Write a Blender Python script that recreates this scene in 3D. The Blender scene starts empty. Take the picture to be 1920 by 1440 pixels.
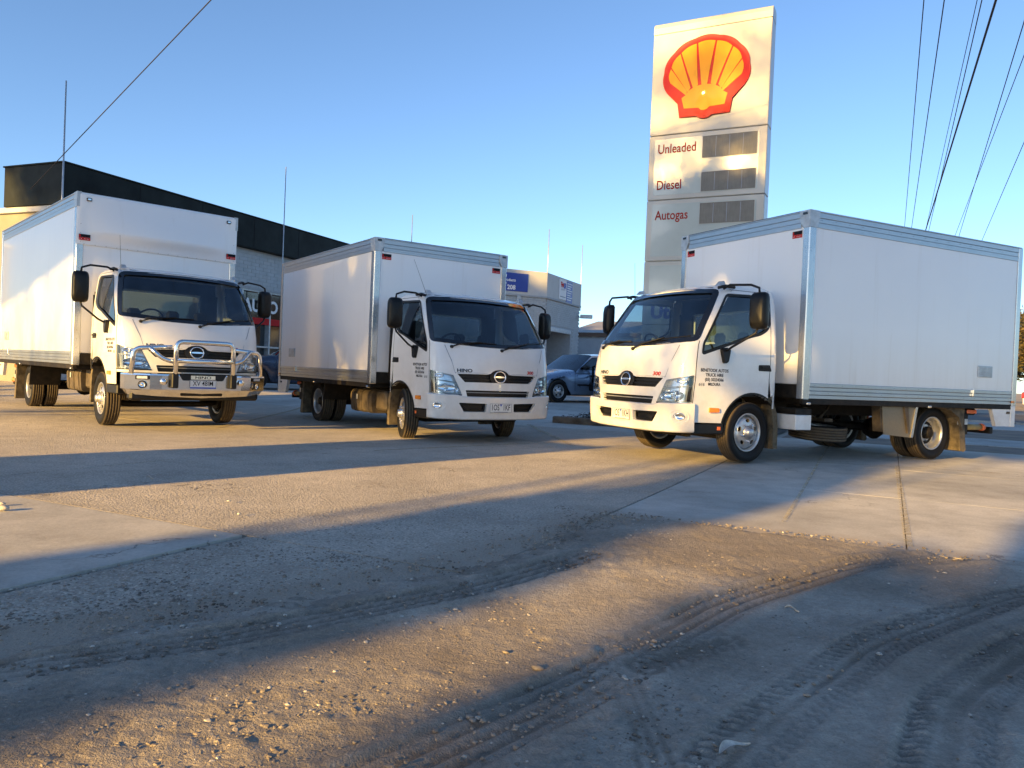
import bpy, math, random
import numpy as np
from mathutils import Vector, Matrix
from mathutils.geometry import delaunay_2d_cdt, tessellate_polygon
R = math.radians
rng = random.Random(7)
scene = bpy.context.scene
col = scene.collection
# ------------------------------------------------------------------ camera
CAM_H = 1.0006
def set_camera():
    pi, ro = .0125, .0412
    f = Vector((0, math.cos(pi), -math.sin(pi))); r = Vector((1, 0, 0)); u = r.cross(f)
    c, s = math.cos(ro), math.sin(ro)
    r2 = r*c + u*s; u2 = -r*s + u*c
    cam = bpy.data.cameras.new('camera'); o = bpy.data.objects.new('camera', cam); col.objects.link(o)
    m = Matrix(((r2.x, u2.x, -f.x, 0), (r2.y, u2.y, -f.y, 0), (r2.z, u2.z, -f.z, CAM_H), (0, 0, 0, 1)))
    o.matrix_world = m
    cam.sensor_width = 36; cam.lens = 1458.8/1920*36; cam.shift_x = .0004; cam.shift_y = -.0017
    cam.clip_start = .05; cam.clip_end = 5000
    scene.camera = o
set_camera()
# ------------------------------------------------------------------ light
SUN_AZ = 221.0      # compass-like: degrees clockwise from +Y, where the sun stands
SUN_EL = 13.0
world = bpy.data.worlds.new('World'); scene.world = world; world.use_nodes = True
wn = world.node_tree.nodes; wl = world.node_tree.links
for n in list(wn): wn.remove(n)
sky = wn.new('ShaderNodeTexSky'); sky.sky_type = 'NISHITA'; sky.sun_disc = False
sky.sun_elevation = R(SUN_EL); sky.sun_rotation = R(SUN_AZ)
sky.altitude = 0; sky.air_density = .78; sky.dust_density = .4; sky.ozone_density = 2.9
bg = wn.new('ShaderNodeBackground'); bg.inputs['Strength'].default_value = .092
wo = wn.new('ShaderNodeOutputWorld')
wl.new(sky.outputs[0], bg.inputs[0]); wl.new(bg.outputs[0], wo.inputs[0])
sd = bpy.data.lights.new('sun', 'SUN'); sd.energy = 5.0; sd.angle = R(.6); sd.color = (1, .61, .17)
so = bpy.data.objects.new('sun', sd); col.objects.link(so)
a_ = R(SUN_AZ); e_ = R(SUN_EL)
sdir = Vector((math.sin(a_)*math.cos(e_), math.cos(a_)*math.cos(e_), math.sin(e_)))
so.rotation_euler = sdir.to_track_quat('Z', 'Y').to_euler(); so.location = sdir*60
vs = scene.view_settings
scene.display_settings.display_device = 'sRGB'
vs.view_transform = 'Standard'; vs.look = 'None'; vs.gamma = 1; vs.exposure = 1.6; vs.use_curve_mapping = False
scene.cycles.max_bounces = 8; scene.cycles.transparent_max_bounces = 12
# ------------------------------------------------------------------ materials
MT = {}
def newmat(name):
    m = bpy.data.materials.new(name); m.use_nodes = True; nt = m.node_tree
    b = nt.nodes['Principled BSDF']; return m, nt, b
def ramp(nt, fac, stops):
    r = nt.nodes.new('ShaderNodeValToRGB'); el = r.color_ramp.elements
    el[0].position = stops[0][0]; el[0].color = (*stops[0][1], 1)
    el[1].position = stops[-1][0]; el[1].color = (*stops[-1][1], 1)
    for p, c in stops[1:-1]:
        e = el.new(p); e.color = (*c, 1)
    nt.links.new(fac, r.inputs[0]); return r.outputs[0]
def coords(nt, scale=(1, 1, 1), kind='Object', rot=(0, 0, 0)):
    t = nt.nodes.new('ShaderNodeTexCoord'); mp = nt.nodes.new('ShaderNodeMapping')
    mp.inputs['Scale'].default_value = scale; mp.inputs['Rotation'].default_value = rot
    nt.links.new(t.outputs[kind], mp.inputs[0]); return mp.outputs[0]
def noise(nt, vec, scale, detail=4, rough=.55, dist=0):
    n = nt.nodes.new('ShaderNodeTexNoise'); n.inputs['Scale'].default_value = scale
    n.inputs['Detail'].default_value = detail; n.inputs['Roughness'].default_value = rough
    n.inputs['Distortion'].default_value = dist
    if vec: nt.links.new(vec, n.inputs['Vector'])
    return n.outputs['Fac']
def mixc(nt, fac, a, b, mode='MIX'):
    m = nt.nodes.new('ShaderNodeMix'); m.data_type = 'RGBA'; m.blend_type = mode
    for i, v in ((0, fac), (6, a), (7, b)):
        if isinstance(v, (int, float)): m.inputs[i].default_value = v
        elif isinstance(v, tuple): m.inputs[i].default_value = (*v, 1)
        else: nt.links.new(v, m.inputs[i])
    return m.outputs[2]
def math_(nt, op, a, b=0, c=None):
    m = nt.nodes.new('ShaderNodeMath'); m.operation = op
    for i, v in enumerate((a, b) if c is None else (a, b, c)):
        if isinstance(v, (int, float)): m.inputs[i].default_value = v
        else: nt.links.new(v, m.inputs[i])
    return m.outputs[0]
def bump(nt, b, h, strength=.3, dist=.01):
    n = nt.nodes.new('ShaderNodeBump'); n.inputs['Strength'].default_value = strength; n.inputs['Distance'].default_value = dist
    nt.links.new(h, n.inputs['Height']); nt.links.new(n.outputs[0], b.inputs['Normal'])
def simple(name, c, rough=.5, metal=0, var=.12, scale=6, bmp=0, coat=0, spec=.5, bscale=40, c2=None):
    m, nt, b = newmat(name)
    v = coords(nt)
    f = noise(nt, v, scale, 5, .6)
    lo = tuple(x*(1-var) for x in c); hi = tuple(min(1, x*(1+var)) for x in c)
    if c2: hi = c2
    nt.links.new(ramp(nt, f, [(.3, lo), (.7, hi)]), b.inputs['Base Color'])
    f2 = noise(nt, v, scale*2.3, 3)
    r = nt.nodes.new('ShaderNodeMapRange'); r.inputs[3].default_value = max(.02, rough*.8); r.inputs[4].default_value = min(1, rough*1.25)
    nt.links.new(f2, r.inputs[0]); nt.links.new(r.outputs[0], b.inputs['Roughness'])
    b.inputs['Metallic'].default_value = metal; b.inputs['Coat Weight'].default_value = coat
    b.inputs['Coat Roughness'].default_value = .04; b.inputs['Specular IOR Level'].default_value = spec
    if bmp: bump(nt, b, noise(nt, v, bscale, 4), bmp, .01)
    MT[name] = m; return m
simple('white_paint', (.80, .80, .785), .35, 0, .03, 3, coat=.8)
simple('bumper_paint', (.79, .78, .755), .3, 0, .03, 3, coat=.6)
def panel_mat():
    m, nt, b = newmat('gloss_panel'); v = coords(nt)
    big = noise(nt, v, .9, 3, .5)
    c = ramp(nt, big, [(.3, (.83, .83, .83)), (.75, (.87, .87, .86))])
    sep = nt.nodes.new('ShaderNodeSeparateXYZ'); nt.links.new(v, sep.inputs[0])
    st = noise(nt, coords(nt, (1, 1, .06)), 9, 5, .6)
    low = nt.nodes.new('ShaderNodeMapRange'); low.inputs[1].default_value = 1.7; low.inputs[2].default_value = .95
    nt.links.new(sep.outputs[2], low.inputs[0])
    fac = math_(nt, 'ADD', math_(nt, 'MULTIPLY', math_(nt, 'MULTIPLY', st, low.outputs[0]), .42), math_(nt, 'MULTIPLY', ramp(nt, st, [(.58, (0, 0, 0)), (.8, (1, 1, 1))]), .16))
    nt.links.new(mixc(nt, fac, c, (.52, .44, .34)), b.inputs['Base Color'])
    b.inputs['Roughness'].default_value = .3; b.inputs['Coat Weight'].default_value = .55; b.inputs['Coat Roughness'].default_value = .07
    bump(nt, b, noise(nt, coords(nt, (1, 1, .7)), 1.3, 3, .5), .14, .03)
    MT['gloss_panel'] = m
panel_mat()
def add_dust(name, z0, z1, amt, c=(.42, .35, .26)):
    m = MT[name]; nt = m.node_tree; b = nt.nodes['Principled BSDF']; src = b.inputs['Base Color'].links[0].from_socket
    v = coords(nt); sep = nt.nodes.new('ShaderNodeSeparateXYZ'); nt.links.new(v, sep.inputs[0])
    mr = nt.nodes.new('ShaderNodeMapRange'); mr.inputs[1].default_value = z1; mr.inputs[2].default_value = z0; nt.links.new(sep.outputs[2], mr.inputs[0])
    n = noise(nt, v, 5, 6, .7); sp = noise(nt, v, 60, 3, .6)
    f = math_(nt, 'MULTIPLY', math_(nt, 'MULTIPLY', mr.outputs[0], ramp(nt, n, [(.35, (.1, .1, .1)), (.7, (1, 1, 1))])), amt)
    f = math_(nt, 'ADD', f, math_(nt, 'MULTIPLY', math_(nt, 'MULTIPLY', ramp(nt, sp, [(.68, (0, 0, 0)), (.76, (1, 1, 1))]), mr.outputs[0]), amt*.6))
    nt.links.new(mixc(nt, f, src, c), b.inputs['Base Color'])
add_dust('white_paint', .35, 1.5, .45); add_dust('bumper_paint', .30, .95, .40)
def alu_mat(name, c, rough, sc, streak=.5):
    m, nt, b = newmat(name)
    f = noise(nt, coords(nt, sc), 8, 6, .65)
    f2 = noise(nt, coords(nt), 3.5, 5, .6)
    g = mixc(nt, .5, ramp(nt, f, [(.25, tuple(x*.72 for x in c)), (.75, c)]), ramp(nt, f2, [(.3, tuple(x*.7 for x in c)), (.7, c)]))
    nt.links.new(g, b.inputs['Base Color'])
    b.inputs['Metallic'].default_value = .85
    r = nt.nodes.new('ShaderNodeMapRange'); r.inputs[3].default_value = rough*.7; r.inputs[4].default_value = rough*1.5
    nt.links.new(f2, r.inputs[0]); nt.links.new(r.outputs[0], b.inputs['Roughness'])
    bump(nt, b, f, .08, .003)
    MT[name] = m
alu_mat('aluminium', (.50, .53, .56), .30, (1, 1, 14))
alu_mat('post_aluminium', (.60, .61, .62), .20, (14, 14, 1))
alu_mat('rim_steel', (.62, .62, .62), .35, (3, 3, 3))
alu_mat('tread_plate', (.34, .29, .21), .6, (5, 5, 5))
simple('chrome', (.88, .88, .88), .07, 1, .04, 5)
simple('polished_alloy', (.82, .82, .81), .13, 1, .08, 4)
simple('black_plastic', (.009, .009, .010), .42, 0, .3, 12, spec=.35)
simple('mirror_housing', (.006, .006, .006), .38, 0, .3, 12, spec=.3)
simple('badge_dark', (.05, .05, .055), .3, .3, .1, 9)
simple('gloss_black', (.008, .009, .012), .12, 0, .1, 3, coat=.5)
simple('chassis_black', (.008, .0075, .007), .65, 0, .5, 9, .3, c2=(.024, .018, .012), spec=.3)
simple('dark_interior', (.010, .011, .013), .7, 0, .2, 4)
simple('seat_fabric', (.018, .018, .02), .85, 0, .2, 20)
simple('grey_plastic', (.22, .23, .24), .5, 0, .2, 10)
simple('dusty_tank', (.045, .034, .022), .7, 0, .4, 7, .3, c2=(.11, .085, .055))
simple('amber_lens', (.85, .25, .03), .25, 0, .1, 20, coat=.6)
simple('orange_plastic', (.75, .16, .04), .4, 0, .1, 8)
simple('red_print', (.55, .03, .03), .75, 0, .05, 8, spec=.15)
simple('black_print', (.015, .015, .02), .75, 0, .05, 8, spec=.15)
simple('blue_print', (.03, .08, .45), .75, 0, .05, 8, spec=.15)
simple('white_print', (.8, .8, .8), .75, 0, .03, 8, spec=.15)
simple('grey_print', (.3, .32, .36), .75, 0, .03, 8, spec=.15)
simple('plate_white', (.74, .74, .72), .35, 0, .06, 15)
simple('label_grey', (.45, .48, .5), .35, .3, .2, 12)
simple('lamp_chrome', (.85, .86, .88), .12, 1, .1, 30)
simple('lamp_clear', (.75, .78, .82), .12, .5, .15, 40)
simple('tube_yellow', (.34, .24, .08), .5, 0, .3, 12)
simple('mud_rubber', (.07, .055, .034), .85, 0, .45, 9, .4, c2=(.17, .135, .085))
def tyre_mat():
    m, nt, b = newmat('tyre_rubber')
    g = nt.nodes.new('ShaderNodeNewGeometry'); v = coords(nt)
    f = noise(nt, v, 14, 6, .65)
    # dust sits on the tread (mesh attribute), black on the sidewall
    at = nt.nodes.new('ShaderNodeAttribute'); at.attribute_name = 'tread'
    fac = math_(nt, 'MULTIPLY', at.outputs['Fac'], math_(nt, 'ADD', math_(nt, 'MULTIPLY', f, .9), .25))
    nt.links.new(mixc(nt, fac, (.006, .006, .007), (.13, .10, .065)), b.inputs['Base Color'])
    b.inputs['Roughness'].default_value = .6; b.inputs['Specular IOR Level'].default_value = .25
    bump(nt, b, f, .15, .004); MT['tyre_rubber'] = m
tyre_mat()
def glass_mat(name, tint, ior=1.5, base=.06, rough=.0, gl=(.9, .95, 1)):
    m = bpy.data.materials.new(name); m.use_nodes = True; nt = m.node_tree
    for n in list(nt.nodes): nt.nodes.remove(n)
    out = nt.nodes.new('ShaderNodeOutputMaterial'); tr = nt.nodes.new('ShaderNodeBsdfTransparent'); gb = nt.nodes.new('ShaderNodeBsdfGlossy')
    fr = nt.nodes.new('ShaderNodeFresnel'); fr.inputs[0].default_value = ior
    tr.inputs[0].default_value = (*tint, 1); gb.inputs['Roughness'].default_value = rough; gb.inputs[0].default_value = (*gl, 1)
    mx = nt.nodes.new('ShaderNodeMixShader')
    v = coords(nt); n = noise(nt, v, 2.0, 2)
    add = math_(nt, 'ADD', fr.outputs[0], math_(nt, 'MULTIPLY', n, base))
    add = math_(nt, 'MINIMUM', add, 1)
    nt.links.new(add, mx.inputs[0]); nt.links.new(tr.outputs[0], mx.inputs[1]); nt.links.new(gb.outputs[0], mx.inputs[2])
    nt.links.new(mx.outputs[0], out.inputs[0]); MT[name] = m
glass_mat('windscreen_glass', (.55, .66, .72), 1.5, .12)
glass_mat('side_glass', (.42, .48, .48), 1.5, .10)
glass_mat('lamp_glass', (.86, .9, .94), 1.45, .05)
glass_mat('car_glass', (.12, .17, .2), 1.5, .14)
# ------------------------------------------------------------------ mesh helpers
def link(name, me, parent=None, mats=None, **props):
    o = bpy.data.objects.new(name, me); col.objects.link(o)
    if parent is not None: o.parent = parent
    for k, v in props.items(): o[k] = v
    return o
class MB:
    def __init__(s): s.v = []; s.f = []; s.sm = []; s.mi = []; s.att = None
    def add(s, vs, fs, smooth=False, mi=0):
        n = len(s.v); s.v.extend([tuple(p) for p in vs]); s.f.extend([tuple(i+n for i in f) for f in fs])
        s.sm.extend([smooth]*len(fs)); s.mi.extend([mi]*len(fs)); return s
    def box(s, x0, x1, y0, y1, z0, z1, c=0, mi=0, M=None):
        """chamfered box"""
        if x0 > x1: x0, x1 = x1, x0
        if y0 > y1: y0, y1 = y1, y0
        if z0 > z1: z0, z1 = z1, z0
        if c <= 0:
            vs = [(x, y, z) for x in (x0, x1) for y in (y0, y1) for z in (z0, z1)]
            fs = [(0, 1, 3, 2), (4, 6, 7, 5), (0, 4, 5, 1), (2, 3, 7, 6), (0, 2, 6, 4), (1, 5, 7, 3)]
        else:
            c = min(c, (x1-x0)*.49, (y1-y0)*.49, (z1-z0)*.49)
            vs = []; idx = {}
            for i, x in enumerate((x0, x1)):
                for j, y in enumerate((y0, y1)):
                    for k, z in enumerate((z0, z1)):
                        sx, sy, sz = (1, -1)[i], (1, -1)[j], (1, -1)[k]
                        idx[i, j, k] = len(vs)
                        vs += [(x, y+sy*c, z+sz*c), (x+sx*c, y, z+sz*c), (x+sx*c, y+sy*c, z)]
            def q(ax, side):
                r = []
                for a, b in ((0, 0), (1, 0), (1, 1), (0, 1)):
                    k = [0, 0, 0]; k[ax] = side; o = [t for t in (0, 1, 2) if t != ax]; k[o[0]] = a; k[o[1]] = b
                    r.append(idx[tuple(k)]+ax)
                return r
            fs = []
            for ax in range(3):
                for sd in (0, 1):
                    r = q(ax, sd); fs.append(tuple(r if (sd == 1) != (ax == 1) else r[::-1]))
            for ax in range(3):      # edges parallel to ax
                o = [t for t in (0, 1, 2) if t != ax]
                for a in (0, 1):
                    for b in (0, 1):
                        k0 = [0, 0, 0]; k1 = [0, 0, 0]; k0[o[0]] = k1[o[0]] = a; k0[o[1]] = k1[o[1]] = b; k1[ax] = 1
                        i0, i1 = idx[tuple(k0)], idx[tuple(k1)]
                        fs.append((i0+o[0], i1+o[0], i1+o[1], i0+o[1]))
            for kk, i0 in idx.items(): fs.append((i0, i0+1, i0+2))
        if M is not None: vs = [tuple(M @ Vector(p)) for p in vs]
        return s.add(vs, fs, False, mi)
    def tube(s, pts, r, n=8, mi=0, cap=True, smooth=True, closed=False):
        P = [Vector(p) for p in pts]; m = len(P); rs = r if isinstance(r, (list, tuple)) else [r]*m
        up = Vector((0, 0, 1)); vs = []; prev = None
        for i, p in enumerate(P):
            if closed: t = (P[(i+1) % m]-P[i-1]).normalized()
            else: t = (P[min(i+1, m-1)]-P[max(i-1, 0)]).normalized()
            if prev is None:
                a = t.cross(up)
                if a.length < .1: a = t.cross(Vector((1, 0, 0)))
            else: a = prev - t*prev.dot(t)
            a.normalize(); b = t.cross(a); prev = a
            for k in range(n):
                an = 2*math.pi*k/n; vs.append(p + a*math.cos(an)*rs[i] + b*math.sin(an)*rs[i])
        fs = []
        for i in range(m if closed else m-1):
            for k in range(n):
                j = (i+1) % m
                fs.append((i*n+k, i*n+(k+1) % n, j*n+(k+1) % n, j*n+k))
        if cap and not closed: fs.append(tuple(range(n-1, -1, -1))); fs.append(tuple((m-1)*n+k for k in range(n)))
        return s.add(vs, fs, smooth, mi)
    def lathe(s, prof, n=32, axis='y', c=(0, 0, 0), mi=0, smooth=True, close=False):
        """prof: list of (radius, along)"""
        vs = []
        for r, t in prof:
            for k in range(n):
                an = 2*math.pi*k/n; a, b = r*math.cos(an), r*math.sin(an)
                p = {'y': (a, t, b), 'x': (t, a, b), 'z': (a, b, t)}[axis]
                vs.append((p[0]+c[0], p[1]+c[1], p[2]+c[2]))
        fs = []; m = len(prof)
        for i in range(m-1 if not close else m):
            for k in range(n):
                j = (i+1) % m; fs.append((i*n+k, i*n+(k+1) % n, j*n+(k+1) % n, j*n+k))
        return s.add(vs, fs, smooth, mi)
    def prism(s, poly, axis, t0, t1, mi=0):
        """poly in the two other axes; extruded from t0 to t1 along axis"""
        n = len(poly); vs = []
        for t in (t0, t1):
            for a, b in poly:
                vs.append({'x': (t, a, b), 'y': (a, t, b), 'z': (a, b, t)}[axis])
        fs = [(i, (i+1) % n, n+(i+1) % n, n+i) for i in range(n)]
        tr = tessellate_polygon([[Vector((a, b, 0)) for a, b in poly]])
        for t in tr: fs.append(tuple(t)); fs.append(tuple(n+i for i in reversed(t)))
        return s.add(vs, fs, False, mi)
    def build(s, name, mat, parent=None, M=None, fix=True, **props):
        me = bpy.data.meshes.new(name)
        vs = s.v if M is None else [tuple(M @ Vector(p)) for p in s.v]
        me.from_pydata(vs, [], s.f)
        mats = mat if isinstance(mat, (list, tuple)) else [mat]
        for m in mats: me.materials.append(MT[m] if isinstance(m, str) else m)
        me.polygons.foreach_set('use_smooth', s.sm); me.polygons.foreach_set('material_index', s.mi)
        if fix:
            import bmesh
            bm = bmesh.new(); bm.from_mesh(me); bmesh.ops.recalc_face_normals(bm, faces=bm.faces); bm.to_mesh(me); bm.free()
        me.update()
        return link(name, me, parent, **props)
def empty(name, loc=(0, 0, 0), rz=0, parent=None, **props):
    o = bpy.data.objects.new(name, None); col.objects.link(o); o.location = loc; o.rotation_euler = (0, 0, rz)
    o.empty_display_size = .2
    if parent is not None: o.parent = parent
    for k, v in props.items(): o[k] = v
    return o
def TR(x=0, y=0, z=0): return Matrix.Translation((x, y, z))
def arc(cx, cy, r, a0, a1, n): return [(cx+r*math.cos(R(a0+(a1-a0)*i/n)), cy+r*math.sin(R(a0+(a1-a0)*i/n))) for i in range(n+1)]
def roundp(pts, r, n=4):
    out = []; m = len(pts); rs = r if isinstance(r, (list, tuple)) else [r]*m
    for i in range(m):
        p = Vector(pts[i]); a = Vector(pts[i-1])-p; b = Vector(pts[(i+1) % m])-p
        d = min(rs[i], a.length*.45, b.length*.45)
        if d <= 0: out.append(tuple(p)); continue
        p0 = p+a.normalized()*d; p1 = p+b.normalized()*d
        for k in range(n+1):
            t = k/n; q = p0*(1-t)**2+p*2*t*(1-t)+p1*t*t; out.append((q.x, q.y))
    return out
def densify(pts, step, closed=True):
    out = []; m = len(pts)
    for i in range(m if closed else m-1):
        a, b = pts[i], pts[(i+1) % m]; L = math.hypot(b[0]-a[0], b[1]-a[1]); n = max(1, int(math.ceil(L/step)))
        for k in range(n): t = k/n; out.append((a[0]+(b[0]-a[0])*t, a[1]+(b[1]-a[1])*t))
    if not closed: out.append(pts[-1])
    return out
def inset(pts, d):
    m = len(pts); area = sum(pts[i][0]*pts[(i+1) % m][1]-pts[(i+1) % m][0]*pts[i][1] for i in range(m))
    s = 1 if area > 0 else -1; out = []
    for i in range(m):
        a = Vector(pts[i])-Vector(pts[i-1]); b = Vector(pts[(i+1) % m])-Vector(pts[i])
        if a.length < 1e-6: a = b
        if b.length < 1e-6: b = a
        t = (a.normalized()+b.normalized())
        if t.length < 1e-6: t = a
        t.normalize(); nrm = Vector((-t.y, t.x))*s; out.append((pts[i][0]+nrm.x*d, pts[i][1]+nrm.y*d))
    return out
def inpoly(P, poly):
    """vectorised point in polygon, P Nx2"""
    poly = np.asarray(poly); x, y = P[:, 0], P[:, 1]; c = np.zeros(len(P), bool); n = len(poly); j = n-1
    for i in range(n):
        xi, yi = poly[i]; xj, yj = poly[j]
        if yi != yj:
            k = ((yi > y) != (yj > y)) & (x < (xj-xi)*(y-yi)/(yj-yi)+xi); c ^= k
        j = i
    return c
def cdt(outer, holes, step):
    loops = [densify(outer, step)]+[densify(h, step) for h in holes]
    pts = []; edges = []
    for L in loops:
        n0 = len(pts); pts += L; edges += [(n0+i, n0+(i+1) % len(L)) for i in range(len(L))]
    O = np.array(loops[0]); x0, y0 = O.min(0); x1, y1 = O.max(0)
    gx = np.arange(x0+step/2, x1, step); gy = np.arange(y0+step/2, y1, step)
    G = np.array([(a, b) for a in gx for b in gy]) if len(gx) and len(gy) else np.zeros((0, 2))
    if len(G):
        k = inpoly(G, loops[0])
        for h in loops[1:]: k &= ~inpoly(G, h)
        G = G[k]
        if len(G):
            B = np.array(pts); d = np.min(np.hypot(G[:, None, 0]-B[None, :, 0], G[:, None, 1]-B[None, :, 1]), axis=1)
            G = G[d > step*.45]
    allp = [Vector(p) for p in pts]+[Vector(p) for p in G]
    vs, _, fs, _, _, _ = delaunay_2d_cdt(allp, edges, [], 1, 1e-6)
    V = np.array([(v.x, v.y) for v in vs]); C = np.array([V[list(f)].mean(0) for f in fs])
    k = inpoly(C, loops[0])
    for h in loops[1:]: k &= ~inpoly(C, h)
    return V, [tuple(f) for f, q in zip(fs, k) if q]
def patch(mb, outer, holes, fmap, off=0, step=.05, mi=0, smooth=True):
    V, F = cdt(outer, holes, step); return mb.add([fmap(a, b, off) for a, b in V], F, smooth, mi)
def wall(mb, loop, fmap, o0, o1, step=.05, mi=0, closed=True, loop1=None):
    L = densify(loop, step, closed); n = len(L); L1 = L
    vs = [fmap(a, b, o0) for a, b in L]+[fmap(a, b, o1) for a, b in L1]
    fs = [(i, (i+1) % n, n+(i+1) % n, n+i) for i in range(n if closed else n-1)]
    return mb.add(vs, fs, False, mi)
def strip(mb, line, w, fmap, off=.001, step=.05, mi=0):
    """thin ribbon following a line in parameter space"""
    L = densify(line, step, False); n = len(L); vs = []
    for i in range(n):
        t = Vector(L[min(i+1, n-1)])-Vector(L[max(i-1, 0)]); t.normalize(); nx, ny = -t.y*w/2, t.x*w/2
        vs += [fmap(L[i][0]+nx, L[i][1]+ny, off), fmap(L[i][0]-nx, L[i][1]-ny, off)]
    return mb.add(vs, [(2*i, 2*i+1, 2*i+3, 2*i+2) for i in range(n-1)], True, mi)
_tc = {}
def text2d(s, size=1, bold=0., align='CENTER', sx=1, shear=0, space=1):
    key = (s, bold, align, shear, space)
    if key not in _tc:
        cu = bpy.data.curves.new('lettering', 'FONT'); cu.body = s; cu.size = 1; cu.align_x = align; cu.align_y = 'CENTER'
        cu.offset = bold; cu.resolution_u = 3; cu.shear = shear; cu.space_character = space
        o = bpy.data.objects.new('lettering', cu); col.objects.link(o)
        dg = bpy.context.evaluated_depsgraph_get(); me = bpy.data.meshes.new_from_object(o.evaluated_get(dg))
        _tc[key] = ([(v.co.x, v.co.y) for v in me.vertices], [tuple(p.vertices) for p in me.polygons])
        bpy.data.objects.remove(o); bpy.data.curves.remove(cu); bpy.data.meshes.remove(me)
    V, F = _tc[key]; return [(x*size*sx, y*size) for x, y in V], F
def text(mb, s, size, fmap, cx, cy, off=.002, bold=0., align='CENTER', sx=1, flip=False, shear=0, mi=0, space=1):
    V, F = text2d(s, size, bold, align, sx, shear, space)
    k = -1 if flip else 1
    return mb.add([fmap(cx+k*x, cy+y, off) for x, y in V], F, False, mi)
# ------------------------------------------------------------------ truck cab surface (truck-local: x forward, y left, z up)
ZK = [.34, .48, .70, .90, 1.05, 1.20, 1.40, 1.60, 1.80, 1.95, 2.03, 2.08, 2.12, 2.15, 2.168]
FK = [1.74, 1.755, 1.765, 1.75, 1.735, 1.715, 1.665, 1.53, 1.385, 1.28, 1.22, 1.165, 1.05, .93, .75]
WK = [.965, .975, .985, .99, .99, .99, .985, .972, .952, .932, .918, .895, .855, .79, .62]
RK = [.20, .20, .20, .20, .20, .20, .20, .20, .205, .21, .225, .25, .30, .38, .52]
YC, AC, SAG, CD, EX = .74, .98, .075, .20, .9
def fz(z): return float(np.interp(z, ZK, FK))
def wz(z): return float(np.interp(z, ZK, WK))
def rz_(z): return float(np.interp(z, ZK, RK))
def cab_front(a, z):
    s = 1 if a >= 0 else -1; b = abs(a); w = wz(z); k = w/.99; f = fz(z)
    if b <= YC: return (f-SAG*(b/YC)**2, a*k, z)
    th = min(1, (b-YC)/(AC-YC))*math.pi/2
    ext = max(0, b-AC)
    return (f-SAG-CD*(1-max(0, math.cos(th))**EX)-ext, s*(YC*k+(w-YC*k)*math.sin(th)**EX), z)
def xc(z): return fz(z)-SAG-CD
class Cab:
    def __init__(s, dx=0, dz=0): s.dx = dx; s.dz = dz
    def F(s, a, z, off=0):
        p = Vector(cab_front(a, z)); e = 1e-3
        if off:
            t1 = Vector(cab_front(a+e, z))-Vector(cab_front(a-e, z)); t2 = Vector(cab_front(a, z+e))-Vector(cab_front(a, z-e))
            n = t1.cross(t2); n.normalize()
            if n.x < 0 and abs(n.x) > .3: n = -n
            elif abs(n.x) <= .3 and n.y*a < 0: n = -n
            p = p+n*off
        return (p.x+s.dx, p.y, p.z+s.dz)
    def S(s, sg):
        return lambda x, z, off=0: (x+s.dx, sg*(wz(z)+off), z+s.dz)
WS = roundp([(-.925, 1.43), (-.5, 1.385), (0, 1.372), (.5, 1.385), (.925, 1.43), (.868, 2.055), (.45, 2.078), (0, 2.085), (-.45, 2.078), (-.868, 2.055)],
            [.05, .2, .2, .2, .05, .07, .2, .2, .2, .07])
WIN = roundp([(1.385, 1.275), (1.372, 1.40), (1.01, 2.0), (.36, 2.02), (.34, 1.65), (.47, 1.555), (.64, 1.518)], [.035, .03, .05, .07, .07, .08, .1])
GR = [(-.665, .985), (-.555, .872), (.555, .872), (.665, .985), (.20, .988)]+[(.17*math.cos(R(t)), .952+.108*math.sin(R(t))) for t in (25, 45, 65, 90, 115, 135, 155)]+[(-.20, .988)]
LG = roundp([(-.545, .762), (-.52, .672), (.52, .672), (.545, .762)], .012, 2)
HL = {sg: roundp([(sg*.715, .962), (sg*.60, .702), (sg*.97, .705), (sg*.965, 1.03)][::sg], .015, 3) for sg in (1, -1)}
# ------------------------------------------------------------------ wheels
def tyre_mesh(r, w, rim):
    hw = w/2; pr = [(rim, -hw*.72), (rim+.02, -hw*.82), (rim+.045, -hw*.90), (rim+.05, -hw*.93), ((r+rim)/2-.01, -hw*1.0), ((r+rim)/2+.02, -hw*1.01), (r-.035, -hw*.98), (r-.022, -hw*.94), (r-.012, -hw*.88)]
    grooves = [-.52, -.18, .18, .52]; x = -.80; tp = []
    for g in grooves:
        c = g*hw; gw = .006
        tp += [(c-gw-.001, r), (c-gw*.6, r-.011), (c+gw*.6, r-.011), (c+gw+.001, r)]
    prof = pr+[(r-.002, -hw*.80)]+[(q[1]-.004*abs(q[0]/hw)**2, q[0]) for q in tp]+[(r-.002, hw*.80)]+[(a, -b) for a, b in pr[::-1]]
    mb = MB(); mb.lathe(prof, 56, 'y'); me = bpy.data.meshes.new('tyre'); me.from_pydata(mb.v, [], mb.f); me.materials.append(MT['tyre_rubber'])
    me.polygons.foreach_set('use_smooth', mb.sm)
    at = me.attributes.new('tread', 'FLOAT', 'POINT'); vals = []
    for v in mb.v:
        rr = math.hypot(v[0], v[2]); vals.append(1.0 if (rr > r-.007 and abs(v[1]) < w*.42) else (.35 if rr > r-.02 else 0.0))
    at.data.foreach_set('value', vals); me.update(); return me
_wm = {}
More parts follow.
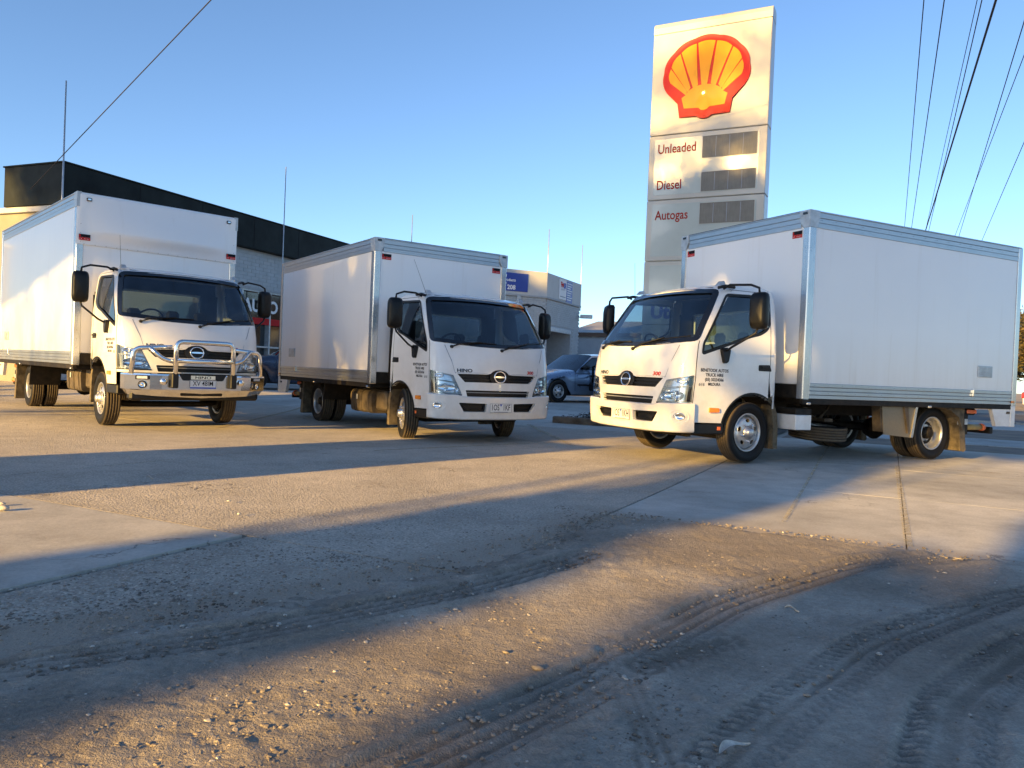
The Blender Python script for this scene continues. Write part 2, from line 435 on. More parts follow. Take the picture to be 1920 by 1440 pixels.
def wheel(parent, x, y, z, r, w, kind, side, steer=0, name='wheel', yaw_roll=0):
    """kind: 'front' (convex disc), 'rear' (dished) or 'inner' (tyre and plain rim)"""
    key = (round(r, 3), round(w, 3), kind)
    if key not in _wm:
        rim = .225 if r > .34 else r*.58
        d = {'tyre': tyre_mesh(r, w, rim)}
        mb = MB(); hw = w/2
        # barrel and lip, outside at +y
        mb.lathe([(rim+.004, hw*.74), (rim+.010, hw*.80), (rim+.002, hw*.86), (rim-.010, hw*.80), (rim-.018, hw*.55), (rim-.022, -hw*.6), (rim+.008, -hw*.80), (rim+.01, -hw*.74)], 48, 'y')
        dd = {'front': hw*.62, 'rear': -hw*.25, 'inner': -hw*.3}[kind]
        rr0 = rim-.02
        # disc with five round hand holes
        nh = 5; hr = .027; hc = rr0*.70
        def dz(rad):
            t = rad/rr0
            if kind == 'front': return dd+.035*(1-t**2)-(.05 if t > .93 else 0)*(t-.93)/.07
            return dd+.012*(1-t)
        outer = [(rr0*math.cos(2*math.pi*i/40), rr0*math.sin(2*math.pi*i/40)) for i in range(40)]
        holes = [[(hc*math.cos(2*math.pi*k/nh+.3)+hr*(1.25*math.cos(q))*(-math.sin(2*math.pi*k/nh+.3))+hr*.85*math.sin(q)*math.cos(2*math.pi*k/nh+.3),
                   hc*math.sin(2*math.pi*k/nh+.3)+hr*(1.25*math.cos(q))*math.cos(2*math.pi*k/nh+.3)+hr*.85*math.sin(q)*math.sin(2*math.pi*k/nh+.3)) for q in [2*math.pi*j/14 for j in range(14)]] for k in range(nh)]
        fm = lambda a, b, off=0: (a, dz(math.hypot(a, b))+off, b)
        patch(mb, outer, holes, fm, 0, .03)
        for h in holes: wall(mb, h, fm, 0, -.015, .05)
        me = bpy.data.meshes.new('rim'); me.from_pydata(mb.v, [], mb.f); me.materials.append(MT['rim_steel']); me.polygons.foreach_set('use_smooth', mb.sm); d['rim'] = me
        hb = MB(); base = dz(0)
        if kind == 'front': pr = [(.085, base-.01), (.083, base+.012), (.062, base+.018), (.058, base+.045), (.04, base+.058), (.012, base+.062), (.001, base+.062)]
        else: pr = [(.088, base-.01), (.086, base+.03), (.07, base+.04), (.065, base+.075), (.03, base+.082), (.001, base+.082)]
        hb.lathe(pr, 24, 'y')
        me = bpy.data.meshes.new('hub'); me.from_pydata(hb.v, [], hb.f); me.materials.append(MT['rim_steel' if kind == 'front' else 'chassis_black']); me.polygons.foreach_set('use_smooth', hb.sm); d['hub'] = me
        nb = MB()
        for k in range(5 if kind == 'front' else 5):
            an = 2*math.pi*k/5+.93; rr = .108
            nb.lathe([(.014, dz(rr)-.005), (.014, dz(rr)+.018), (.008, dz(rr)+.03), (.001, dz(rr)+.03)], 6, 'y', (rr*math.cos(an), 0, rr*math.sin(an)), smooth=False)
        me = bpy.data.meshes.new('wheel_nuts'); me.from_pydata(nb.v, [], nb.f); me.materials.append(MT['polished_alloy']); d['wheel_nuts'] = me
        # dark brake drum behind
        db = MB(); db.lathe([(.001, -hw*.2), (.16, -hw*.2), (.165, -hw*1.1), (.001, -hw*1.1)], 20, 'y')
        me = bpy.data.meshes.new('brake_drum'); me.from_pydata(db.v, [], db.f); me.materials.append(MT['chassis_black']); d['brake_drum'] = me
        _wm[key] = d
    w_ = empty(name, (x, y, z), (0 if side > 0 else math.pi)+steer, parent)
    for n, me in _wm[key].items():
        if kind == 'inner' and n in ('wheel_nuts', 'hub'): continue
        link(n, me, w_)
    return w_
# ------------------------------------------------------------------ the truck
def emblem_parts(parent, F, a0, z0, s=1, off=.012):
    mb = MB(); ring = [F(a0+s*.092*math.cos(t), z0+s*.078*math.sin(t), off) for t in [2*math.pi*i/36 for i in range(36)]]
    mb.tube(ring, .010*s, 8, closed=True)
    # two crescents meeting a double bar across the middle
    bar = [(a0-s*.078, z0-s*.008), (a0-s*.03, z0-s*.011), (a0+s*.03, z0-s*.011), (a0+s*.078, z0-s*.008), (a0+s*.078, z0+s*.008), (a0+s*.03, z0+s*.012), (a0-s*.03, z0+s*.012), (a0-s*.078, z0+s*.008)]
    patch(mb, bar, [], F, off+.006, .03); wall(mb, bar, F, off+.006, off-.004, .03)
    mb.build('emblem', 'chrome', parent)
def build_cab(root, dx=0, dz=0, bumper=True, plate='1OS 1KF', red300=True, dirty=False, emblem_s=1):
    C = Cab(dx, dz); F = C.F; T = TR(dx, 0, dz)
    # --- shell: front face, pillars, roof, back wall
    sh = MB()
    zt = 2.088
    outer = [(-.98, .655), (.98, .655)]+[(.98, z) for z in (.9, 1.2, 1.4, 1.6, 1.8, 1.95, zt)]+[(-.98, z) for z in (zt, 1.95, 1.8, 1.6, 1.4, 1.2, .9)]
    patch(sh, outer, [WS, GR, LG, HL[1], HL[-1]], F, 0, .045)
    for L, d in ((WS, .02), (GR, .05), (LG, .05), (HL[1], .06), (HL[-1], .06)): wall(sh, L, F, 0, -d, .045)
    # roof by rings
    zs = [zt, 2.105, 2.12, 2.135, 2.15, 2.162, 2.168]
    def ring(z):
        P = [Vector(cab_front(-.98+1.96*i/40, z)) for i in range(41)]
        x1 = xc(z); r = rz_(z); w = wz(z); cr = .07
        P += [Vector((x1+(r+cr-x1)*i/14, w, z)) for i in range(1, 15)]
        P += [Vector((r+cr-cr*math.sin(R(18*i)), w-cr+cr*math.cos(R(18*i)), z)) for i in range(1, 6)]
        P += [Vector((r, (w-cr)*(1-2*i/16), z)) for i in range(1, 17)]
        P += [Vector((r+cr-cr*math.cos(R(18*i)), -(w-cr)-cr*math.sin(R(18*i)), z)) for i in range(1, 6)]
        P += [Vector((r+cr+(x1-r-cr)*i/14, -w, z)) for i in range(1, 14)]
        return P
    rv = []; 
    for z in zs: rv += ring(z)
    n = len(ring(2.1)); fs = []
    for i in range(len(zs)-1):
        for k in range(n): fs.append((i*n+k, i*n+(k+1) % n, (i+1)*n+(k+1) % n, (i+1)*n+k))
    cc = len(rv); rv.append(Vector((.72, 0, 2.178)))
    for k in range(n): fs.append(((len(zs)-1)*n+k, (len(zs)-1)*n+(k+1) % n, cc))
    sh.add(rv[:], fs, True); 
    nv = len(rv)
    for i in range(len(sh.v)-nv, len(sh.v)): sh.v[i] = (sh.v[i][0]+dx, sh.v[i][1], sh.v[i][2]+dz)
    # rear pillars and back wall
    for sg in (1, -1):
        g = []; m_ = 0; vs = []
        Z = [.66, .9, 1.2, 1.5, 1.8, 1.95, 2.03, zt]
        for z in Z:
            w = wz(z); r = rz_(z); cr = .07
            for i in range(6): vs.append((r+cr-cr*math.sin(R(18*i))+dx, sg*(w-cr+cr*math.cos(R(18*i))), z+dz))
        fs = [(j*6+i, j*6+i+1, (j+1)*6+i+1, (j+1)*6+i) for j in range(len(Z)-1) for i in range(5)]
        sh.add(vs, fs, True)
    bw = lambda y, z, off=0: (rz_(z)-off+dx, y, z+dz)
    RW = roundp([(-.58, 1.50), (.58, 1.50), (.58, 1.86), (-.58, 1.86)], .06)
    patch(sh, [(-.915, .66), (.915, .66), (.905, 1.5), (.862, 1.95), (.83, zt), (-.83, zt), (-.862, 1.95), (-.905, 1.5)], [RW], bw, 0, .12)
    shell = sh.build('cab_shell', 'white_paint', root)
    g = MB(); patch(g, RW, [], bw, -.005, .2); g.build('rear_window', 'side_glass', root)
    # --- windscreen
    g = MB(); patch(g, inset(WS, -.003), [], F, -.012, .06); ws = g.build('windscreen', 'windscreen_glass', root)
    g = MB(); patch(g, inset(WS, -.012), [inset(WS, .045)], F, .0025, .05); wall(g, inset(WS, -.012), F, .0025, -.004, .05); g.build('windscreen_border', 'gloss_black', ws)
    # --- doors with windows
    for sg in (1, -1):
        S = C.S(sg); AX, AZ, AR = .590, .366, .465
        arcp = arc(AX, AZ, AR, 14, 122, 18)
        low = [(xc(z), z) for z in (.485, .6, .7, .9, 1.05, 1.2, 1.4, 1.6, 1.8, 1.95, 2.03, zt)]
        fr = [(max(q[0], .27), q[1]) for q in low]
        out = fr + [(.37, zt), (.33, 2.03), (.33, 1.2), (.345, 1.0), (.36, .80)] + arcp[::-1][0:0]
        out = fr + [(.335, zt), (.332, 1.25), (.345, 1.0), (arcp[-1][0]-.0, arcp[-1][1])]+arcp[::-1][1:]
        out = [p for i, p in enumerate(out) if i == 0 or math.hypot(p[0]-out[i-1][0], p[1]-out[i-1][1]) > .004]
        d = MB(); patch(d, out, [WIN], S, 0, .05); wall(d, WIN, S, 0, -.03, .05)
        wall(d, densify(arcp, .05, False), S, 0, -.05, .05, closed=False)
        door = d.build('door', 'white_paint', root)
        # rear corner pillar strip behind the door gap
        p = MB(); strip_out = [(.326, zt), (.323, 1.25), (.336, 1.0), (.30, .80), (.27, .83), (.27, zt)]
        patch(p, strip_out, [], S, 0, .06); p.build('rear_pillar', 'white_paint', root)
        g = MB(); patch(g, inset(WIN, -.003), [], S, -.018, .08); g.build('door_window', 'side_glass', door)
        g = MB(); patch(g, inset(WIN, -.012), [inset(WIN, .02)], S, .002, .05); g.build('window_seal', 'black_plastic', door)
        hp = roundp([(.305, 1.112), (.52, 1.112), (.52, 1.185), (.335, 1.19)], .02)
        g = MB(); patch(g, hp, [], S, .002, .05); g.box(.35+dx, .48+dx, sg*1.0, sg*(.992+.02), 1.145+dz, 1.172+dz, .006); g.build('door_handle', 'black_plastic', door)
        # swage line across the door and arch flare
        g = MB(); strip(g, arc(AX, AZ, AR+.008, 14, 122, 18), .022, S, .004, .04); g.build('arch_trim', 'black_plastic', root)
        g = MB(); A2 = arc(AX, AZ, AR, -4, 135, 20)
        vs = [S(a, b, -.012) for a, b in A2]+[S(a, b, -.42) for a, b in A2]; m = len(A2)
        g.add(vs, [(i, i+1, m+i+1, m+i) for i in range(m-1)], True); g.build('wheel_arch_liner', 'chassis_black', root)
        # side print
        g = MB(); k = sg  # reading direction: on the left flank text runs towards the rear
        for i, (ln, sz) in enumerate((('BENETOOK AUTOS', .046), ('TRUCK HIRE', .046), ('(03) 50234366', .046), ('MILDURA', .042))):
            text(g, ln, sz*1.12, S, 1.195, 1.092-i*.054, .002, .024, flip=(sg > 0), sx=.92)
        g.build('door_lettering', 'black_print', door)
        g = MB(); text(g, '616', .05, S, 1.385, .925 if i > 0 else .925, .003, .03, flip=(sg > 0), sx=1.15, shear=.15); g.build('model_badge', 'grey_plastic', door)
        g = MB(); op = roundp([(1.10, .606), (1.25, .602), (1.25, .66), (1.105, .655)], .012)
        patch(g, op, [], S, .018, .05); wall(g, op, S, 0, .018, .03); g.build('side_indicator', 'amber_lens', root)
        # gaps (dark, shallow) round the door
        g = MB(); strip(g, [(.974, .49), (.976, 1.0), (.965, 1.2), (.944, 1.43)] if sg > 0 else [(-.974, .49), (-.976, 1.0), (-.965, 1.2), (-.944, 1.43)], .006, F, .0012, .05)
        g.build('panel_gap', 'black_print', root); g = MB()
        strip(g, [(.329, zt-.02), (.328, 1.25), (.34, 1.0), (.345, .81)], .007, S, .0008, .06)
        g.build('panel_gap', 'black_print', root); g = MB()
        strip(g, [(.34, 2.062), (.95, 2.062)], .006, S, .0008, .1)
        g.build('panel_gap', 'black_print', root)
        # mirror
        mx = (.92 if sg > 0 else 1.13)+dx; my = sg*1.37
        M = TR(mx, my, 1.79+dz) @ Matrix.Rotation(R(sg*14), 4, 'Z')
        ms = MB(); sec = [(.0, .80), (.10, .93), (.5, 1.0), (.85, .97), (1.0, .86)]; n = 28; vs = []
        for q, (d_, k_) in enumerate([(-.055, .90), (-.05, .98), (-.02, 1.0), (.02, .97), (.05, .86), (.065, .62), (.07, .01)]):
            for i in range(n):
                t = 2*math.pi*i/n; ca, sa = math.cos(t), math.sin(t)
                vs.append(M @ Vector((d_, .105*k_*math.copysign(abs(ca)**.45, ca), .215*k_*math.copysign(abs(sa)**.35, sa))))
        ms.add(vs, [(j*n+k, j*n+(k+1) % n, (j+1)*n+(k+1) % n, (j+1)*n+k) for j in range(6) for k in range(n)], True)
        mir = ms.build('mirror', 'mirror_housing', root)
        g = MB(); g.box(-.058, -.053, -.09, .09, -.19, .19, .003, M=M); g.build('mirror_glass', 'chrome', mir)
        X = lambda x, y, z: (x+dx, y, z+dz); m0 = mx-dx
        g = MB(); g.tube([X(1.06, sg*.93, 2.06), X(1.05, sg*1.02, 2.10), X(m0+.03, sg*1.26, 2.09), X(m0, sg*1.36, 2.05), X(m0, sg*1.37, 1.98)], .014, 8); g.build('upper_arm', 'black_plastic', mir)
        g = MB(); g.tube([X(m0, sg*1.37, 1.60), X(m0+.02, sg*1.35, 1.53), X(1.08, sg*1.13, 1.37), X(1.07, sg*1.06, 1.335), X(1.06, sg*1.0, 1.33)], .014, 8); g.build('lower_arm', 'black_plastic', mir)
        g = MB(); g.tube([X(1.13, sg*.915, 2.07), X(1.04, sg*.93, 2.095), X(.90, sg*.935, 2.09)], .020, 6); g.build('arm_hinge', 'black_plastic', mir)
        foot = roundp([(1.0, 1.345), (1.03, 1.20), (1.08, 1.175), (1.13, 1.345), (1.06, 1.37)], .02)
        g = MB(); patch(g, foot, [], S, .05, .05); wall(g, foot, S, 0, .05, .04); g.build('arm_foot', 'black_plastic', mir)
        # step block under the door
        g = MB(); g.box(1.0+dx, 1.475+dx, sg*.70, sg*.965, .345+dz, .478+dz, .015); st = g.build('step', 'black_plastic', root)
        if dirty is False:
            g = MB(); g.box(1.05+dx, 1.10+dx, sg*.9652, sg*.9682, .395+dz, .435+dz, .001); g.build('step_reflector', 'orange_plastic', st)
        # front mudguard flap
        g = MB(); pts = [(.29, .80), (.20, .72), (.145, .60), (.125, .45), (.12, .17), (.19, .165), (.20, .45), (.215, .58), (.255, .68), (.33, .78)]
        g.prism([(a+dx, b+dz) for a, b in pts], 'y', sg*.68, sg*.95); g.build('mud_flap', 'mud_rubber', root)
    # --- seams on the front
    g = MB()
    for sg in (1, -1): strip(g, [(sg*.79, 1.375), (sg*.755, 1.22), (sg*.705, 1.03), (sg*.685, .985)], .006, F, .0012, .05)
    strip(g, [(-.70, 1.0), (-.2, 1.003)], .004, F, .0012, .05); strip(g, [(.2, 1.003), (.70, 1.0)], .004, F, .0012, .05)
    g.build('bonnet_gap', 'grey_print', root)
    # --- grille
    g = MB(); patch(g, inset(GR, -.004), [], F, -.048, .05)
    gr = g.build('upper_grille', 'black_plastic', root)
    for z in (.915, .955):
        g = MB()
        L = [(-.64+.0*z, z), (.64, z)]; w_ = .018
        lim = .56+(z-.872)*.95
        pl = [(-lim, z-w_/2), (lim, z-w_/2), (lim+.01, z+w_/2), (-lim-.01, z+w_/2)]
        patch(g, pl, [], F, -.018, .05); wall(g, pl, F, -.018, -.045, .05)
        g.build('grille_slat', 'black_plastic', gr)
    hump = [(.165*math.cos(R(t)), .952+.104*math.sin(R(t))) for t in range(0, 360, 15)]; hump = [(a, max(b, .876)) for a, b in hump]
    g = MB(); patch(g, hump, [], F, -.006, .05); wall(g, hump, F, -.006, -.045, .05); g.build('emblem_surround', 'black_plastic', gr)
    emblem_parts(root, F, 0, .955, emblem_s, .004)
    g = MB(); patch(g, inset(LG, -.004), [], F, -.048, .06); lg = g.build('lower_grille', 'black_plastic', root)
    for z in (.702, .732):
        g = MB(); pl = [(-.525, z-.006), (.525, z-.006), (.53, z+.006), (-.53, z+.006)]
        patch(g, pl, [], F, -.012, .06); wall(g, pl, F, -.012, -.03, .06); g.build('grille_slat', 'grey_plastic' if z > .72 else 'black_plastic', lg)
    g = MB(); text(g, 'HINO', .062, F, -.555, 1.03, .004, .035, sx=1.45); g.build('maker_badge', 'badge_dark', root)
    g = MB(); text(g, '300', .062, F, .555, 1.03, .004, .035, sx=1.35, shear=.1); g.build('series_badge', 'red_print', root)
    # --- headlights
    for sg in (1, -1):
        L = HL[sg]; g = MB(); patch(g, inset(L, -.003), [], F, -.062, .05)
        h = g.build('headlight', 'lamp_clear', root)
        # black lower strip
        g = MB(); strip(g, [(sg*.60, .694), (sg*.978, .697)], .016, F, .003, .05); g.build('headlight_base', 'black_plastic', h)
        def bowl(ca, cz, ra, rz2, depth, nm, mat):
            b = MB(); vs = []; n = 24; pr = [(1.0, .0), (.97, .35), (.8, .75), (.5, .95), (.15, 1.0)]
            for s_, d_ in pr:
                for i in range(n):
                    t = 2*math.pi*i/n; vs.append(F(ca+sg*0+s_*ra*math.cos(t), cz+s_*rz2*math.sin(t), -.008-depth*d_*.9))
            fs = [(i*n+k, i*n+(k+1) % n, (i+1)*n+(k+1) % n, (i+1)*n+k) for i in range(len(pr)-1) for k in range(n)]
            fs.append(tuple((len(pr)-1)*n+k for k in range(n))); b.add(vs, fs, True); return b.build(nm, mat, h)
        bowl(sg*.78, .785, .115, .062, .05, 'reflector_bowl', 'lamp_chrome')
        bowl(sg*.665, .755, .03, .035, .03, 'reflector_bowl', 'lamp_chrome')
        bowl(sg*.86, .955, .055, .028, .035, 'indicator_bowl', 'lamp_chrome')
        b = MB(); o = F(sg*.78, .785, -.02); b.lathe([(.001, .0), (.018, 0), (.02, -.03)], 12, 'x', o); b.build('bulb_shield', 'chrome', h)
        # dividing bars
        b = MB()
        for ln in ([(sg*.66, .86), (sg*.80, .885), (sg*.95, .90)], [(sg*.915, .715), (sg*.925, .9)], [(sg*.70, .955), (sg*.62, .72)], [(sg*.63, .715), (sg*.95, .718)]):
            strip(b, ln, .010, F, -.012, .04)
        b.build('headlight_bezel', 'grey_plastic', h)
        b = MB(); patch(b, [(sg*.925, .72), (sg*.965, .72), (sg*.962, 1.015), (sg*.925, 1.0)][::sg], [], F, -.02, .04); b.build('headlight_side', 'gloss_black', h)
        b = MB(); patch(b, L, [], F, -.001, .05); b.build('headlight_lens', 'lamp_glass', h)
    # --- wipers
    for (p, q, e) in (((-.73, 1.352), (-.60, 1.395), (-.02, 1.418)), ((.05, 1.330), (.22, 1.382), (.86, 1.475))):
        g = MB(); g.tube([F(*p, .02), F(*q, .03), F((q[0]*.45+e[0]*.55), (q[1]*.45+e[1]*.55)+.012, .035)], [.012, .010, .006], 6)
        g.tube([F(q[0]-.06, q[1]+.002, .016), F((q[0]+e[0])/2, (q[1]+e[1])/2+.014, .014), F(e[0]-.01, e[1], .014)], .008, 6)
        g.lathe([(.022, -.02), (.022, .015), (.001, .02)], 10, 'x', F(*p, .012)); g.build('wiper', 'black_plastic', root)
    # --- roof lamps, aerial
    for sg in (1, -1):
        g = MB(); c = (1.0+dx, sg*.80, 2.125+dz)
        g.add([(c[0]-.05, c[1]-.04, c[2]), (c[0]+.05, c[1]-.04, c[2]-.012), (c[0]+.05, c[1]+.04, c[2]-.012), (c[0]-.05, c[1]+.04, c[2]), (c[0]-.035, c[1]-.025, c[2]+.045), (c[0]+.01, c[1]-.025, c[2]+.04), (c[0]+.01, c[1]+.025, c[2]+.04), (c[0]-.035, c[1]+.025, c[2]+.045)],
              [(0, 1, 2, 3), (4, 7, 6, 5), (0, 4, 5, 1), (1, 5, 6, 2), (2, 6, 7, 3), (3, 7, 4, 0)])
        g.build('roof_lamp', 'label_grey', root)
    g = MB(); b0 = F(-.86, 2.06, .004); tip = (b0[0]-.10, b0[1]+(-.18 if bumper else .0), b0[2]+.52)
    g.tube([b0, tip], [.003, .0018], 5); g.build('aerial', 'black_plastic', root)
    # --- interior
    g = MB(); g.box(1.02, 1.40, -.86, .86, 1.02, 1.30, .05); g.box(1.1, 1.3, -.62, -.2, 1.28, 1.36, .03); dash = g.build('dashboard', 'dark_interior', root, M=T)
    g = MB()
    cxw = Vector((1.0, -.42, 1.40)); U = Vector((0, 1, 0)); V_ = Vector((.55, 0, .83)).normalized()
    g.tube([cxw+U*.19*math.cos(t)+V_*.19*math.sin(t) for t in [2*math.pi*i/28 for i in range(28)]], .014, 7, closed=True)
    g.tube([cxw-U*.18, cxw+U*.18], .012, 6); g.tube([cxw, cxw+Vector((.25, 0, -.2))], .03, 8); g.build('steering_wheel', 'black_plastic', root, M=T)
    for y in (-.45, .12, .55):
        g = MB(); g.box(.42, .85, y-.24, y+.24, .95, 1.08, .04); g.box(.32, .44, y-.23, y+.23, 1.05, 1.46, .05); g.box(.33, .41, y-.10, y+.10, 1.44, 1.60, .04); g.build('seat', 'seat_fabric', root, M=T)
    g = MB(); g.box(.24, 1.45, -.93, .93, .80, .84); g.box(.24, .26, -.86, .86, .84, 1.46); g.box(.24, .26, -.82, .82, 1.89, 2.07); g.box(.24, .26, -.86, -.60, 1.46, 1.89); g.box(.24, .26, .60, .86, 1.46, 1.89); g.box(.45, 1.05, -.72, .72, 2.07, 2.10)
    for sg in (1, -1): g.box(.35, 1.40, sg*.90, sg*.93, .84, 1.24)
    g.build('cab_lining', 'dark_interior', root, M=T)
    # under-nose chassis
    g = MB(); g.box(1.25, 1.42, -.55, .55, .30, .46, .02); g.tube([(1.35, -.5, .36), (1.35, .5, .36)], .025); g.box(.9, 1.3, -.3, .3, .35, .62, .05)
    g.tube([(1.28, -.75, .34), (1.20, -.3, .33), (1.22, .4, .33), (1.28, .78, .34)], .022, 6)
    g.build('engine_underside', 'chassis_black', root, M=T)
    if bumper:
        BF = lambda a, z, off=0: F(a, z, off+.035)
        g = MB()
        ints = []
        for sg in (1, -1): ints.append(roundp([(sg*.225, .582), (sg*.235, .465), (sg*.575, .465), (sg*.655, .590)][::sg], .018, 3))
        fogs = [[(sg*.87+.047*math.cos(t), .548+.047*math.sin(t)) for t in [2*math.pi*i/20 for i in range(20)]] for sg in (1, -1)]
        BO = [(-.98, .385), (-.6, .368), (.6, .368), (.98, .385), (.98, .695), (.66, .685), (.56, .662), (-.56, .662), (-.66, .685), (-.98, .695)]
        patch(g, BO, ints+fogs, BF, 0, .045)
        for L in ints: wall(g, L, BF, 0, -.05, .045)
        # rolled edges
        top = [(.98, .695), (.66, .685), (.56, .662), (-.56, .662), (-.66, .685), (-.98, .695)]
        for ln, dzz in ((top, .012), ([(-.98, .385), (-.6, .368), (.6, .368), (.98, .385)], -.02)):
            L = densify(ln, .045, False); m = len(L)
            vs = [BF(a, b, 0) for a, b in L]+[BF(a, b+dzz*.8, -.012) for a, b in L]+[BF(a, b+dzz, -.05) for a, b in L]
            g.add(vs, [(j*m+i, j*m+i+1, (j+1)*m+i+1, (j+1)*m+i) for j in (0, 1) for i in range(m-1)], True)
        for sg in (1, -1):
            vs = [BF(sg*.98, z, o) for z in (.385, .45, .55, .62, .695) for o in (0, -.05)]
            g.add(vs, [(2*i, 2*i+1, 2*i+3, 2*i+2) for i in range(4)], False)
        bp = g.build('bumper', 'bumper_paint', root)
        for L in ints:
            g = MB(); patch(g, inset(L, -.003), [], BF, -.05, .05)
            ctr = (sum(p[0] for p in L)/len(L), sum(p[1] for p in L)/len(L)); 
            q = [(ctr[0]+(p[0]-ctr[0])*.8, ctr[1]-.0+(p[1]-ctr[1])*.55) for p in L]; wall(g, q, BF, -.05, -.02, .05)
            g.build('bumper_intake', 'black_plastic', bp)
        for sg in (1, -1):
            g = MB(); n = 20
            rings = [(1.55, .0012), (1.0, -.012), (.95, -.03)]
            vs = []
            for s_, o_ in rings:
                for i in range(n): t = 2*math.pi*i/n; vs.append(BF(sg*.87+s_*.047*math.cos(t), .548+s_*.047*math.sin(t), o_))
            g.add(vs, [(j*n+k, j*n+(k+1) % n, (j+1)*n+(k+1) % n, (j+1)*n+k) for j in range(2) for k in range(n)], True); g.build('fog_lamp_surround', 'bumper_paint', bp)
            g = MB(); vs = []
            for s_, o_ in ((1.0, -.026), (.86, -.006), (.62, -.020), (.3, -.028), (.02, -.028)):
                for i in range(n): t = 2*math.pi*i/n; vs.append(BF(sg*.87+s_*.046*math.cos(t), .548+s_*.046*math.sin(t), o_))
            g.add(vs, [(j*n+k, j*n+(k+1) % n, (j+1)*n+(k+1) % n, (j+1)*n+k) for j in range(4) for k in range(n)], True, 0); g.build('fog_lamp', 'chrome', bp)
        build_plate(root, lambda y, z, off=0: (fz(.52)+.041+off+dx, y, z+dz), plate, 0, .52, .372, .134)
    return C
def build_plate(parent, P, txt, cy, cz, w, h, slim=False):
    g = MB(); b = roundp([(cy-w/2, cz-h/2), (cy+w/2, cz-h/2), (cy+w/2, cz+h/2), (cy-w/2, cz+h/2)], .008, 2)
    patch(g, b, [], P, .004, .3); wall(g, b, P, 0, .004, .3); pl = g.build('number_plate', 'plate_white', parent)
    g = MB()
    bb = inset(b, .003); patch(g, inset(b, .004), [inset(b, .0075)], P, .0048, .3); g.build('plate_border', 'black_print', pl)
    g = MB()
    if slim:
        text(g, txt, .094, P, cy, cz+.010, .0055, .003, sx=.84, space=1.0); g.build('plate_characters', 'black_print', pl)
        g = MB(); patch(g, [(cy-w/2+.004, cz-h/2+.002), (cy+w/2-.004, cz-h/2+.002), (cy+w/2-.004, cz-h/2+.020), (cy-w/2+.004, cz-h/2+.020)], [], P, .005, .3); g.build('plate_strip', 'blue_print', pl)
    else:
        a, b_ = txt.split(' ')
        text(g, a, .118, P, cy-.095, cz+.006, .0055, .008, sx=.66); g.build('plate_characters', 'black_print', pl)
        g = MB(); text(g, b_, .118, P, cy+.095, cz+.006, .0055, .008, sx=.66); g.build('plate_characters', 'black_print', pl)
        g = MB(); patch(g, [(cy-.022, cz+.055), (cy, cz+.022), (cy+.022, cz+.055)], [], P, .0055, .3); g.build('plate_triangle', 'blue_print', pl)
        g = MB(); patch(g, [(cy-.12, cz-.058), (cy+.12, cz-.058), (cy+.12, cz-.050), (cy-.12, cz-.050)], [], P, .0052, .3); g.build('plate_footer', 'grey_print', pl)
def rivets(mb, pts, nrm, r=.006):
    for p in pts:
        p = Vector(p); n = Vector(nrm); a = n.orthogonal().normalized()*r; b = n.cross(a)
        vs = [p+a, p+b, p-a, p-b, p+n*r*.8]; mb.add(vs, [(0, 1, 4), (1, 2, 4), (2, 3, 4), (3, 0, 4)], True)
